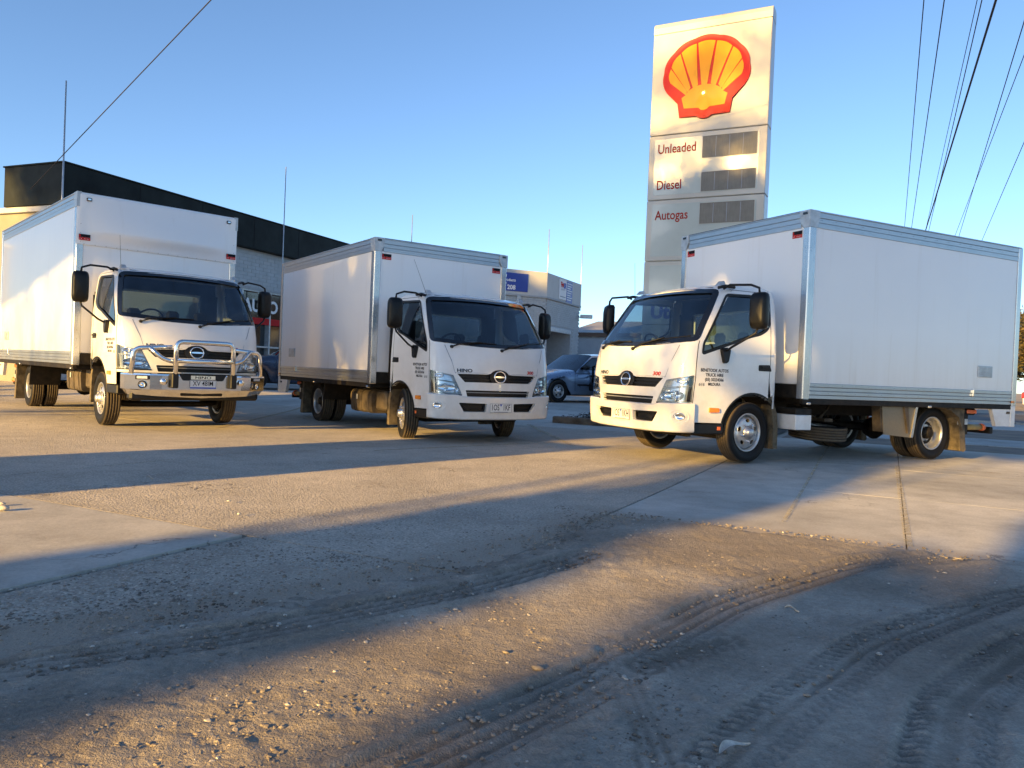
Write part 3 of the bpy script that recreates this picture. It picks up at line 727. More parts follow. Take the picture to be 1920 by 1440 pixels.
def build_box(root, L, zb, zt, W=2.4, peak=False, vent_side=0, rail_b=.195, rail_t=.20):
    h = W/2; body = empty('cargo_box', (0, 0, 0), 0, root); t = .02
    # core
    g = MB(); g.box(-L+.03, -.03, -h+.03, h-.03, zb+.05, zt-.02); g.build('box_core', 'gloss_panel', body)
    for sg in (1, -1):
        g = MB(); g.box(-L+.10, -.115, sg*(h-.035), sg*(h-.010), zb+rail_b-.01, zt-rail_t+.01, .003); g.build('side_panel', 'gloss_panel', body)
        g = MB()   # top rail: stepped extrusion
        for a, b, o in ((0, .075, .0), (.075, .135, -.005), (.135, rail_t, -.002)):
            g.box(-L+.05, -.06, sg*(h-.05), sg*(h+o), zt-b, zt-a-.002, .003)
        g.box(-L+.05, -.06, sg*(h-.10), sg*(h+.012), zt-.012, zt+.004, .003); g.build('top_rail', 'aluminium', body)
        g = MB()
        for i in range(4):
            a = zb+rail_b*i/4; g.box(-L+.10, -.115, sg*(h-.05), sg*(h+(.0 if i % 2 else -.006)), a, a+rail_b/4-.003, .004)
        g.build('bottom_rail', 'aluminium', body)
        g = MB(); g.box(-.115, .0, sg*(h-.05), sg*(h+.004), zb-.01, zt-.19, .008)
        g.box(-.05, .004, sg*(h-.10), sg*(h+.0015), zb-.01, zt-.19, .008); g.build('corner_post', 'post_aluminium', body)
        g = MB(); g.box(-L, -L+.10, sg*(h-.08), sg*(h+.004), zb-.02, zt, .008); g.build('rear_post', 'post_aluminium', body)
        # corner cap
        if not peak:
            g = MB(); cap = [(-.15, zt+.008), (.012, zt+.008), (.012, zt-.15), (.006, zt-.20), (-.105, zt-.20), (-.15, zt-.11)]
            g.prism(cap, 'y', sg*(h-.05), sg*(h+.011)); cap2 = [(sg*(h-.15), zt+.007), (sg*(h+.010), zt+.007), (sg*(h+.010), zt-.2), (sg*(h-.095), zt-.20), (sg*(h-.15), zt-.11)]
            g.prism(cap2, 'x', -.03, .0135); g.build('corner_cap', 'label_grey', body)
            g = MB(); g.box(.012, .024, sg*(h-.10), sg*(h-.03), zt-.045, zt-.015, .005); g.build('clearance_lamp', 'gloss_black', body)
    g = MB(); g.box(-L+.02, .002, -h+.02, h-.02, zt-.004, zt+.012, .004); g.build('roof', 'chassis_black', body)
    g = MB(); g.box(-L+.004, -L+.03, -h+.08, h-.08, zb, zt-.01); g.build('rear_door', 'gloss_panel', body)
    g = MB(); g.box(-L-.002, -L+.035, -h+.08, h-.08, zt-.16, zt-.005, .004); g.build('rear_header', 'aluminium', body)
    if not peak:
        g = MB(); g.box(-.035, -.010, -h+.09, h-.09, zb+rail_b-.02, zt-rail_t+.01, .003); g.build('front_panel', 'gloss_panel', body)
        g = MB()
        for a, b, o in ((0, .075, .0), (.075, .135, -.005), (.135, rail_t, -.002)): g.box(-.05, o, -h+.14, h-.14, zt-b, zt-a-.002, .003)
        g.box(-.10, .010, -h+.1, h-.1, zt-.012, zt+.003, .003); g.build('front_header', 'aluminium', body)
        g = MB(); g.box(-.05, -.004, -h+.1, h-.1, zb, zb+rail_b-.025, .004); g.build('front_sill', 'chassis_black', body)
        sz = zt-rail_t-.05
    else:
        zs = 2.64
        g = MB(); g.box(-.035, -.012, -h+.07, h-.07, zb+rail_b-.02, zs+.02, .003); g.build('front_panel', 'gloss_panel', body)
        # moulded upper nose: a shallow panel with a bulge running across
        g = MB(); ny, nz = 60, 30
        vs = []
        for j in range(nz+1):
            z = zs+(zt+.004-zs)*j/nz
            for i in range(ny+1):
                y = -h-.006+(W+.012)*i/ny
                u = 1-min(1, abs(y+.0)/(h*.90))**2.2
                v = math.exp(-((z-(zs+.20))/.11)**2) if z < zs+.20 else math.exp(-((z-(zs+.20))/.42)**2)
                edge = min(1, (h+.006-abs(y))/.03, (zt+.004-z)/.03) ; edge = max(0, edge)
                x = .02*math.sqrt(edge)+.14*max(0, u)*v*edge
                vs.append((x, y, z))
        fs = [(j*(ny+1)+i, j*(ny+1)+i+1, (j+1)*(ny+1)+i+1, (j+1)*(ny+1)+i) for j in range(nz) for i in range(ny)]
        g.add(vs, fs, True); m0 = len(g.v)
        g.box(-.02, .016, -h-.006, h+.006, zs-.012, zs+.004, .003); g.build('front_fairing', 'gloss_panel', body)
        for sg in (1, -1):
            g = MB(); g.box(.020, .045, sg*(h-.15)-.035, sg*(h-.15)+.035, zt-.12, zt-.07, .008); lf = g.build('clearance_lamp', 'gloss_black', body)
            g = MB(); g.box(.045, .048, sg*(h-.15)-.022, sg*(h-.15)+.022, zt-.105, zt-.082, .003); g.build('lamp_lens', 'lamp_chrome', lf)
            g = MB(); g.prism([(-.15, zt+.008), (.018, zt+.008), (.018, zt-.21), (-.105, zt-.21), (-.15, zt-.11)], 'y', sg*(h-.05), sg*(h+.010)); g.build('corner_cap', 'label_grey', body)
        sz = zs+.09
        g = MB(); g.box(-.05, -.004, -h+.1, h-.1, zb, zb+rail_b-.025, .004); g.build('front_sill', 'chassis_black', body)
    # small maker's stickers on the front corners
    for sg in (1, -1):
        g = MB(); x = .0045 if not peak else .022
        y0 = sg*(h-.20); 
        if not peak: x = -.0095
        z = sz-.02 if not peak else sz
        x += .002 if not peak else .018; y0 = y0+sg*(.10 if peak else 0)
        g.add([(x, y0-.078, z-.0), (x, y0+.078, z), (x, y0+.078, z+.045), (x, y0-.078, z+.045)], [(0, 1, 2, 3)], False, 0)
        g.add([(x, y0-.078, z-.042), (x, y0+.078, z-.042), (x, y0+.078, z-.001), (x, y0-.078, z-.001)], [(0, 1, 2, 3)], False, 1)
        g.add([(x+.001, y0-.08, z+.008), (x+.001, y0-.05, z+.008), (x+.001, y0-.055, z+.036), (x+.001, y0-.07, z+.036)], [(0, 1, 2, 3)], False, 2)
        for k in range(7):
            if k == 2: continue
            yy = y0-.070+k*.020; g.add([(x+.001, yy, z-.034), (x+.001, yy+.014, z-.034), (x+.001, yy+.014, z-.010), (x+.001, yy, z-.010)], [(0, 1, 2, 3)], False, 1 if k % 2 else 1)
            g.add([(x+.0012, yy+.004, z-.028), (x+.0012, yy+.010, z-.028), (x+.0012, yy+.010, z-.016), (x+.0012, yy+.004, z-.016)], [(0, 1, 2, 3)], False, 3)
        g.build('maker_sticker', ['black_print', 'red_print', 'red_print', 'white_print'], body, fix=False)
    # rivets as one part
    g = MB()
    for sg in (1, -1):
        n = (0, sg, 0)
        rivets(g, [(-.03-.06*(k % 2), sg*(h+.005), zb+.05+.11*k) for k in range(int((zt-zb-.3)/.11))], n)
        for zz in (zb+rail_b*.36, zb+rail_b*.86, zt-.10): rivets(g, [(-.2-.24*k, sg*(h+.001), zz) for k in range(int((L-.4)/.24))], n)
    rivets(g, [(.0055 if not peak else .024, sg*(h-.05), zb+.25+.13*k) for k in range(int((zt-zb-.5)/.13)) for sg in (1, -1)], (1, 0, 0))
    if peak: rivets(g, [(.0175, -h+.1+.15*k, 2.636) for k in range(15)], (1, 0, 0))
    g.build('rivets', 'grey_plastic', body, kind='stuff')
    # vent louvre low at the back of each side
    for sg in (1, -1):
        xv = -L+.75
        g = MB(); g.box(xv-.16, xv+.16, sg*(h-.012), sg*(h+.004), zb+.375, zb+.535, .003)
        vent = g.build('vent', 'label_grey', body)
        for k in range(5):
            g = MB(); g.box(xv-.14, xv+.14, sg*(h+.001), sg*(h+.011), zb+.39+k*.028, zb+.405+k*.028, .003); g.build('vent_slat', 'label_grey', vent)
    g = MB(); 
    for sg in (1, -1): g.box(-L+1.0, -L+1.03, sg*(h-.01), sg*(h+.02), zb+.10, zb+.20, .006)
    g.build('latch', 'chrome', body)
    g = MB()
    for sg in (1, -1): g.box(-L+.05, -L+.12, sg*(h+.0), sg*(h+.012), zb+.025, zb+.055, .003)
    g.build('rear_marker', 'amber_lens', body)
    return body
def build_chassis(root, L, zb, xf, wb, wr, side_kit='A', steer=0, raise_=0):
    xr = xf-wb; zf = zb-.04
    g = MB()
    for sg in (1, -1):
        g.box(-L+.25, 1.25, sg*.33, sg*.40, zf-.20, zf-.02, .01)
    for x in (-L+.35, -L+1.2, xr+.5, xr-.5, -.9, -.1): g.box(x-.04, x+.04, -.36, .36, zf-.16, zf-.06)
    g.build('chassis_rails', 'chassis_black', root)
    g = MB()
    for k in range(int(L/.45)): x = -.15-k*.45; g.box(x-.03, x+.03, -1.15, 1.15, zf-.03, zb+.0, .004)
    for sg in (1, -1): g.box(-L+.05, -.02, sg*1.13, sg*1.19, zf-.03, zb-.001, .006)
    g.box(-L+.05, -.03, -1.13, 1.13, zb-.005, zb+.06)
    g.build('subframe', 'chassis_black', root)
    # axles, springs, drive shaft
    g = MB(); g.tube([(xr, -.9, wr), (xr, .9, wr)], .065, 10); g.lathe([(.02, -.17), (.12, -.12), (.17, 0), (.12, .12), (.02, .17)], 16, 'x', (xr, 0, wr))
    g.tube([(xf, -.75, wr-.05), (xf, -.55, wr-.08), (xf, .55, wr-.08), (xf, .75, wr-.05)], .045, 8)
    g.tube([(xr+.15, 0, wr+.02), (.9, 0, .52)], .045, 10)
    g.build('axles', 'chassis_black', root)
    g = MB()
    for sg in (1, -1):
        for x0, dxx in ((xr, .62), (xf, .55)):
            for q in range(4): s_ = dxx*(1-q*.16); g.tube([(x0-s_, sg*.42, wr+.13-q*.014), (x0-s_*.5, sg*.42, wr+.085-q*.014), (x0, sg*.42, wr+.06-q*.014), (x0+s_*.5, sg*.42, wr+.085-q*.014), (x0+s_, sg*.42, wr+.13-q*.014)], .011, 4)
        g.tube([(xf+.1, sg*.55, wr), (xf+.05, sg*.5, zf-.05)], .03, 8)
    g.build('springs', 'chassis_black', root)
    # wheels
    for sg in (1, -1):
        wheel(root, xf, sg*(.845), wr, wr, .205, 'front', sg, steer)
        wheel(root, xr, sg*.865, wr, wr, .205, 'rear', sg)
        wheel(root, xr, sg*.635, wr, wr, .205, 'inner', sg)
        # rear mud flap behind the wheel
        g = MB(); g.prism([(xr-.47, zf-.02), (xr-.56, .14), (xr-.52, .115), (xr-.44, .13), (xr-.40, .45), (xr-.38, zf-.02)][::1], 'y', sg*.56, sg*1.08); g.build('mud_flap', 'mud_rubber', root)
    # exhaust + transmission
    g = MB(); g.tube([(.5, .2, .45), (-.3, .25, .44), (-.9, .28, .42)], .05, 10); g.tube([(-.9, .28, .42), (-1.5, .28, .42)], .10, 14); g.box(-.1, .8, -.2, .2, .38, .70, .06)
    g.build('exhaust', 'chassis_black', root)
    # rear underrun, tail-lift linkage
    g = MB(); g.box(-L+.10, -L+.18, -.95, .95, .36, .46, .01)
    for sg in (1, -1): g.box(-L+.12, -L+.55, sg*.50, sg*.56, .40, zf-.02, .01); g.tube([(-L+.2, sg*.45, .5), (-L+.9, sg*.45, zf-.05)], .035, 8)
    g.build('tail_lift_frame', 'chassis_black', root)
    for sg in (1, -1):
        g = MB(); g.prism([(-L+.02, zb-.005), (-L+.02, zb-.315), (-L+.42, zb-.315), (-L+.56, zb-.005)], 'y', sg*1.13, sg*1.185)
        g.box(-L-.002, -L+.10, sg*1.10, sg*1.197, zb-.32, zb-.01, .006)
        br = g.build('tail_lift_bracket', 'white_paint', root)
        g = MB(); g.box(-L+.12, -L+.20, sg*1.185, sg*1.197, zb-.135, zb-.10, .006); lm = g.build('bracket_lamp', 'gloss_black', br)
        g = MB(); g.tube([(-L+.45, sg*.98, .46), (-L+.88, sg*.98, .46)], .042, 12); tb = g.build('tail_lift_arm', 'tube_yellow', root)
        g = MB(); g.tube([(-L+.40, sg*.98, .46), (-L+.46, sg*.98, .46)], .052, 14); g.build('arm_cap', 'orange_plastic', tb)
        g = MB(); g.box(-L+.86, -L+.96, sg*.90, sg*1.06, .36, .66, .01); bb = g.build('arm_mount', 'chassis_black', root)
        g = MB(); g.box(-L+1.0, -L+1.10, sg*1.055, sg*1.062, .50, .58, .001); g.box(-L+.88, -L+.945, sg*1.06, sg*1.066, .50, .58, .002); g.build('label', 'label_grey', bb)
        # reversing lamp pod with red-brown decal
        g = MB(); g.box(-L+.62, -L+.95, sg*.95, sg*1.03, zb-.17, zb-.07, .03); pod = g.build('lift_motor', 'chassis_black', root)
        g = MB(); g.box(-L+.64, -L+.86, sg*1.03, sg*1.034, zb-.145, zb-.095, .001); g.build('decal_strip', 'orange_plastic', pod)
        for x in (-.12, xr+.42):
            g = MB(); g.box(x-.035, x+.035, sg*1.15, sg*1.20, zb-.075, zb-.045, .008); g.build('side_marker_lamp', 'lamp_chrome', root)
    if side_kit in 'AB':   # fuel tank ahead of the rear wheels on the right flank
        g = MB(); pts = roundp([(-.96, .30), (-.58, .30), (-.52, .40), (-.52, .66), (-.90, .68), (-.98, .60)], .06, 3)
        pts = [(p[0], p[1]+raise_) for p in pts]
        g.prism(pts, 'x', -1.25, -.42); tank = g.build('fuel_tank', 'dusty_tank', root)
        for x in (-1.12, -.83, -.55):
            g = MB(); P2 = inset(pts, -.008); g.prism(P2, 'x', x-.025, x+.025); g.build('tank_strap', 'dusty_tank', tank)
        g = MB(); g.box(-.99, -.93, -.99, -.985, .50+raise_, .58+raise_, .001); g.build('tank_label', 'label_grey', tank)
        g = MB(); g.box(-.38, -.02, -.92, -.50, .36+raise_, .66+raise_, .03); g.build('battery_box', 'dusty_tank', root)
        g = MB(); g.tube([(-1.2, -.7, .70+raise_), (-.7, -.8, .74+raise_), (-.2, -.7, .72+raise_), (.1, -.6, .70+raise_)], .018, 6); g.build('hoses', 'dusty_tank', root)
        g = MB(); g.prism([(xr+.55, zf-.03), (xr+.50, .42), (xr+.53, .42), (xr+.62, zf-.03)], 'y', -1.05, -.55); g.build('front_guard', 'chassis_black', root)
    else:
        g = MB(); g.box(-.24, .03, .80, 1.14, .415, .60, .008); g.build('toolbox', 'white_paint', root)
        g = MB(); g.box(-.24, .03, .80, 1.14, .605, .68, .01); g.box(-.33, -.25, .7, 1.0, .50, .70, .01); g.build('battery_box', 'chassis_black', root)
        # spare wheel slung flat
        sp = wheel(root, -.93, .62, .36, wr, .20, 'rear', 1, name='spare_wheel'); sp.rotation_euler = (R(86), 0, R(4))
        g = MB(); g.box(-1.0, -.85, .4, .8, .50, .54); g.tube([(-.6, .5, .74), (-.93, .62, .5)], .02, 6); g.tube([(-1.3, .5, .74), (-.93, .62, .5)], .02, 6); g.build('spare_carrier', 'dusty_tank', root)
        # tread plate guard with its bracket
        g = MB(); g.prism([(-1.50, zb-.05), (-1.55, .365), (-2.10, .32), (-2.13, .33), (-2.20, zb-.04)], 'y', 1.135, 1.143); gd = g.build('side_guard', 'tread_plate', root)
        g = MB(); g.prism([(-2.075, .325), (-2.115, .325), (-2.20, zb-.04), (-2.155, zb-.04)], 'y', 1.143, 1.155); g.build('guard_edge', 'post_aluminium', gd)
        g = MB(); g.prism([(-1.90, zb-.05), (-1.985, zb-.05), (-2.03, .41), (-2.0, .38)], 'y', 1.144, 1.165); g.build('guard_brace', 'dusty_tank', gd)
        g = MB()
        rr = random.Random(3)
        for i in range(15):
            for j in range(9):
                x = -1.56-i*.037; z = .375+j*.04+(.02 if i % 2 else 0)
                if x < -2.05-.2*(z-.33) or z > zb-.07: continue
                an = 45 if (i+j) % 2 else -45; c, s_ = math.cos(R(an))*.012, math.sin(R(an))*.012; w_ = .003
                g.add([(x-c, 1.1432, z-s_), (x-w_, 1.1455, z+w_), (x+c, 1.1432, z+s_), (x+w_, 1.1455, z-w_)], [(0, 1, 2, 3)], True)
        g.build('tread_bars', 'tread_plate', gd, kind='stuff')
        g = MB(); g.prism([(-1.47, zb-.04), (-1.52, .40), (-1.56, .40), (-1.50, zb-.04)], 'y', 1.0, 1.13); g.build('guard_bracket', 'dusty_tank', root)
        g = MB(); g.prism([(xr-.12, zf+.0), (xr+.05, zf-.02), (xr-.15, zf-.06), (xr-.35, zf-.16), (xr-.44, .42), (xr-.47, zf)], 'y', .60, 1.10); g.build('rear_mudguard', 'mud_rubber', root)
def build_bullbar(root, dx, dz):
    X = 1.88; g = MB(); w = .975; zl, zh = .565, .785
    # folded channel: centre plane with wings swept back
    pl = [(X-.34, -w-.0), (X-.18, -w), (X-.02, -.70), (X, -.55), (X, .55), (X-.02, .70), (X-.18, w), (X-.34, w)]
    prof = [(-.05, zh+.004), (.0, zh), (.004, zh-.02), (.0, zl+.01), (-.02, zl-.005), (-.07, zl-.07), (-.12, zl-.075)]
    D = densify(pl, .08, False); m = len(D); vs = []
    for i, (x, y) in enumerate(D):
        t = Vector(D[min(i+1, m-1)])-Vector(D[max(i-1, 0)]); t.normalize(); nx, ny = t.y, -t.x
        for o, z in prof:
            zz = z
            if z < zl: zz = z-.035*max(0, 1-abs(y)/.85)+.02*max(0, abs(y)-.6)
            vs.append((x+nx*o, y+ny*o, zz))
    k = len(prof); g.add(vs, [(i*k+j, (i+1)*k+j, (i+1)*k+j+1, i*k+j+1) for i in range(m-1) for j in range(k-1)], False)
    bar = g.build('bull_bar', 'polished_alloy', root)
    def tube(pts, r=.032, name='bar_tube'):
        # round the corners
        P = [Vector(p) for p in pts]; out = [P[0]]
        for i in range(1, len(P)-1):
            a = P[i-1]-P[i]; b = P[i+1]-P[i]; d = min(.10, a.length*.45, b.length*.45)
            p0 = P[i]+a.normalized()*d; p1 = P[i]+b.normalized()*d
            for q in range(7): t = q/6; out.append(p0*(1-t)**2+P[i]*2*t*(1-t)+p1*t*t)
        out.append(P[-1]); t_ = MB(); t_.tube(out, r, 12); t_.build(name, 'polished_alloy', bar)
    for sg in (1, -1):
        tube([(X-.14, sg*.905, .78), (X-.14, sg*.88, 1.125), (X-.03, sg*.42, 1.155)])
        tube([(X-.06, sg*.70, 1.135), (X-.0, sg*.55, .99), (X+.02, sg*.40, .955)], .028)
        g = MB(); g.box(X+.005, X+.09, sg*.36, sg*.45, .60, .80, .012); g.build('hoop_foot', 'black_plastic', bar)
        # lamps in the wings
        c = (X-.04, sg*.79, 0); M = TR(X-.045, sg*.79, .735) @ Matrix.Rotation(R(sg*26), 4, 'Z')
        g = MB(); g.box(0, .018, -.085, .085, -.028, .028, .006, M=M); l1 = g.build('bar_indicator', 'gloss_black', bar)
        g = MB(); g.box(.018, .022, -.065, .065, -.018, .018, .002, M=M); g.build('indicator_lens', 'lamp_clear', l1)
        M = TR(X-.045, sg*.79, .640) @ Matrix.Rotation(R(sg*26), 4, 'Z')
        g = MB(); g.lathe([(.052, 0), (.052, .02), (.040, .022), (.038, .012)], 24, 'x'); l2 = g.build('fog_lamp', 'gloss_black', bar, M=M)
        g = MB(); g.lathe([(.038, .014), (.028, .004), (.014, .012), (.001, .016)], 24, 'x'); g.build('fog_lamp_lens', 'chrome', l2, M=M)
        g = MB(); g.lathe([(.001, .055), (.03, .05), (.045, .035), (.047, .0)], 20, 'x', (X, sg*.535, .685)); g.build('driving_lamp', 'lamp_chrome', bar)
    tube([(X+.055, -.40, .62), (X+.055, -.395, 1.235), (X+.055, .395, 1.235), (X+.055, .40, .62)], .034)
    tube([(X+.055, -.385, .975), (X+.055, .385, .975)], .034)
    # recess behind plate, slot below
    g = MB(); hexa = roundp([(-.33, .795), (-.28, .71), (.28, .71), (.33, .795)], .02); P = lambda y, z, off=0: (X+off, y, z-.005)
    patch(g, hexa, [], P, .006, .2); g.build('bar_recess', 'black_plastic', bar)
    g = MB(); sl = roundp([(-.29, .520), (.29, .520), (.29, .556), (-.29, .556)], .015); PP = lambda y, z, off=0: (X-.025+off-(.556-z)*.5, y, z-.03)
    patch(g, sl, [], PP, .004, .2); g.build('bar_slot', 'black_plastic', bar)
    build_plate(root, lambda y, z, off=0: (X+.008+off, y, z), 'XV 48IM', 0, .655, .372, .118, slim=True)
    g = MB(); P = lambda y, z, off=0: (X+.008+off, y, z); patch(g, [(-.17, .722), (.17, .722), (.17, .775), (-.17, .775)], [], P, .001, .3); hp = g.build('bar_badge_plate', 'polished_alloy', bar)
    g = MB(); text(g, 'HINO', .052, P, 0, .748, .003, .012, sx=1.7); g.build('bar_badge', 'black_print', hp)
    # black lower bumper behind
    g = MB(); g.box(1.55, 1.70, -.9, .9, .42, .78, .03); g.build('bumper_core', 'black_plastic', root)
def truck(name, x, y, yaw, g0, L, zb, zt, xf, wb, wr, kit, steer, label, plate, peak=False, bull=False, dx=0, dz=0):
    root = empty(name, (x, y, g0), yaw, label=label, category='truck', group='white box trucks parked in the yard')
    build_cab(root, dx, dz, bumper=not bull, plate=plate, dirty=bull)
    build_box(root, L, zb, zt, peak=peak)
    build_chassis(root, L, zb, xf, wb, wr, kit, steer, raise_=dz)
    if bull: build_bullbar(root, dx, dz)
    # exhaust snorkel / cab stay behind the cab
    gq = MB(); gq.tube([(.10+dx, -.93, .9), (.10+dx, -.93, 1.9)], .02, 6); gq.tube([(.10+dx, -.90, 1.15), (.10+dx, -.90, 1.95)], .03, 8); gq.build('cab_hose', 'black_plastic', root)
    return root
TA = truck('box_truck', -5.587, 12.25, -.824, .0, 5.60, .857, 3.389, .50, 4.55, .385, 'A', R(-2), 'white box truck with chrome bull bar and tallest cargo box, parked at the left', 'XV 48IM', peak=True, bull=True, dx=-.12, dz=.14)
TB = truck('box_truck', -1.154, 12.458, -.970, -.030, 4.377, .785, 2.986, .60, 3.42, .366, 'B', R(-16), 'white box truck with plain white bumper, middle one of the three', '1OS 1KF')
TC = truck('box_truck', 2.982, 10.481, 3.606, .028, 4.28, .803, 3.080, .60, 3.40, .366, 'C', R(6), 'white box truck facing left before the fuel price sign, its front in the sun', '1OS 1KH')
exec_rest = True
# ------------------------------------------------------------------ place frame: street runs at azimuth 26 degrees
SA = R(26); E1 = Vector((math.sin(SA), math.cos(SA), 0)); E2 = Vector((math.cos(SA), -math.sin(SA), 0))
def uv2w(u, v, z=0): return (E1.x*u+E2.x*v, E1.y*u+E2.y*v, z)     # u along the street, v across it to the right
nz_ = np.random.RandomState(5)
def vnoise(x, y, s, seed=0):
    """smooth value noise, numpy"""
    x = np.asarray(x)/s+seed*17.13; y = np.asarray(y)/s+seed*9.71
    xi = np.floor(x).astype(np.int64); yi = np.floor(y).astype(np.int64); fx = x-xi; fy = y-yi
    fx = fx*fx*(3-2*fx); fy = fy*fy*(3-2*fy)
    def h(a, b):
        n = (a*374761393+b*668265263+seed*1442695) & 0x7fffffff; n = ((n ^ (n >> 13))*1274126177) & 0x7fffffff; n = n ^ (n >> 16)
        return (n & 0xffff)/65535.
    return (h(xi, yi)*(1-fx)+h(xi+1, yi)*fx)*(1-fy)+(h(xi, yi+1)*(1-fx)+h(xi+1, yi+1)*fx)*fy
def fbm(x, y, s, o=4, seed=0, g=.5):
    t = 0; a = 1; n = 0
    for k in range(o): t = t+a*vnoise(x, y, s/2**k, seed+k*3); n += a; a *= g
    return t/n
def sstep(x, a, b): t = np.clip((x-a)/(b-a), 0, 1); return t*t*(3-2*t)
def gz(x, y):
    """gentle fall of the yard, and the car park behind which stands a little higher"""
    x = np.asarray(x, float); y = np.asarray(y, float)
    z = -.030*np.exp(-(((x+2.3)**2+(y-13.2)**2)/12.)) + .028*np.exp(-(((x-4.3)**2+(y-11.2)**2)/9.))
    d = x*E1.x+y*E1.y
    rise = .20*sstep(y, 16.5, 21.5)*(1-sstep(x*E2.x+y*E2.y, -2.5, -.5))
    return z+rise
# ------------------------------------------------------------------ ground sheet
def axis_pts(lo, hi, fine_lo, fine_hi, step, grow=1.06):
    a = list(np.arange(fine_lo, fine_hi, step)); s = step; x = a[-1]
    while x < hi: s *= grow; x += s; a.append(min(x, hi))
    s = step; x = fine_lo; b = []
    while x > lo: s *= grow; x -= s; b.append(max(x, lo))
    return np.array(b[::-1]+a)
def ground_dirt():
    xs = axis_pts(-2500, 2500, -3.0, 4.4, .017, 1.07)
    ys = []; y = 1.35
    while y < 7.2: ys.append(y); y += .0068*y
    s = .05
    while y < 2800: ys.append(y); s *= 1.07; y += s
    b = []; y = 1.35; s = .012
    while y > -300: s *= 1.12; y -= s; b.append(y)
    ys = np.array(b[::-1]+ys)
    X, Y = np.meshgrid(xs, ys); U = X*E1.x+Y*E1.y; V = X*E2.x+Y*E2.y
    near = np.exp(-np.maximum(0, np.hypot(X, Y-3)-4.5)/2.)
    Z = gz(X, Y)
    # where the loose dirt lies over the slabs (edge wanders)
    wob = (fbm(X, Y, .7, 4, 11)-.5)*.40+(fbm(X, Y, .12, 3, 19)-.5)*.30+(fbm(X, Y, .035, 2, 29)-.5)*.14
    vb = np.interp(U, [-2, .8, 1.6, 2.6, 3.96, 5.4], [-3.6, -3.1, -2.8, -2.33, -1.93, -1.75])
    dl = sstep(V-vb+wob, -.12, .30)
    du = 1-sstep(U-5.46+wob*.35, -.14, .10)
    dirt = dl*du
    # tyre tracks: a few arcs, given in ground metres
    trk = np.zeros_like(X); rut = np.zeros_like(X); ribs = np.zeros_like(X)
    def track(pts, width, nrib, depth, tread=0, lug=.035):
        nonlocal trk, rut
        P = np.array(pts, float); t = np.linspace(0, len(P)-1, 160); 
        from_ = np.arange(len(P)); cx = np.interp(t, from_, P[:, 0]); cy = np.interp(t, from_, P[:, 1])
        k = np.ones(15)/15; cx = np.convolve(np.pad(cx, 7, 'edge'), k, 'valid'); cy = np.convolve(np.pad(cy, 7, 'edge'), k, 'valid')
        s_ = np.concatenate([[0], np.cumsum(np.hypot(np.diff(cx), np.diff(cy)))])
        m = (X > cx.min()-.4) & (X < cx.max()+.4) & (Y > cy.min()-.4) & (Y < cy.max()+.4)
        xi = X[m]; yi = Y[m]; rbm = ribs[m]; best = np.full(xi.shape, 9.); sd_ = np.zeros(xi.shape); al = np.zeros(xi.shape)
        for i in range(len(cx)-1):
            ax, ay, bx, by = cx[i], cy[i], cx[i+1], cy[i+1]; L2 = (bx-ax)**2+(by-ay)**2+1e-9
            q = np.clip(((xi-ax)*(bx-ax)+(yi-ay)*(by-ay))/L2, 0, 1); dx_ = xi-ax-q*(bx-ax); dy_ = yi-ay-q*(by-ay); d = np.hypot(dx_, dy_)
            k2 = d < best; best[k2] = d[k2]; sg = np.sign((bx-ax)*dy_-(by-ay)*dx_); sd_[k2] = (d*sg)[k2]; al[k2] = (s_[i]+q*math.sqrt(L2))[k2]
        inside = 1-sstep(np.abs(sd_), width/2-.012, width/2+.012)
        fade = .45+.55*sstep(vnoise(al, sd_*3, .5, 31), .25, .6)
        rib = .5+.5*np.cos(sd_/width*2*math.pi*nrib)
        h = -depth*.5*inside-depth*rib*inside*.8; pat = sstep(rib, .45, .75)
        if tread:
            l = (.5+.5*np.sign(np.sin(2*math.pi*(al+np.abs(sd_)*.5)/lug)))
            edge = sstep(np.abs(sd_), width*.16, width*.2)
            h = h+inside*depth*.9*l*edge; pat = pat*(1-edge)+(1-l)*edge
        bank = np.exp(-((np.abs(sd_)-width/2-.02)/.025)**2)*depth*.7
        rr = rut[m]; tr = trk[m]
        rr = rr*(1-inside*.8)+(h+bank)*fade; tr = np.maximum(tr, inside*fade); rut[m] = rr; trk[m] = tr; ribs[m] = np.maximum(rbm, inside*fade*pat)
    track([(-2.6, 1.9), (-1.75, 2.25), (-1.0, 2.75), (-.1, 3.55), (.5, 4.3)], .22, 4, .022)
    track([(-.35, 1.75), (.35, 2.55), (1.0, 3.45), (2.0, 4.35), (2.9, 4.7)], .24, 4, .022)
    track([(.15, 1.4), (.75, 2.2), (1.45, 3.0), (2.5, 3.8), (3.6, 4.2)], .22, 4, .014, 1, .05)
    track([(.82, 1.3), (1.10, 1.9), (1.45, 2.45), (2.1, 3.05), (3.1, 3.6)], .24, 2, .018, 1, .045)
    track([(1.12, 1.3), (1.42, 1.9), (1.85, 2.4), (2.6, 2.95), (3.6, 3.4)], .23, 3, .015, 1, .05)
    track([(.35, 1.5), (.42, 2.1), (.40, 2.9)], .12, 3, .004)
    track([(.5, 2.65), (.85, 2.95)], .17, 1, .006, 1, .05)
    peb = fbm(X, Y, .045, 3, 5, .6); grit = fbm(X, Y, .018, 2, 8)
    gravel = sstep(fbm(X, Y, .55, 3, 40), .42, .62)*(1-trk*.85)
    clod = sstep(fbm(X, Y, .16, 3, 77), .60, .78)
    Z = Z + dirt*(.017+.008*(fbm(X, Y, 1.1, 3, 3)-.5)) - (1-dirt)*.05
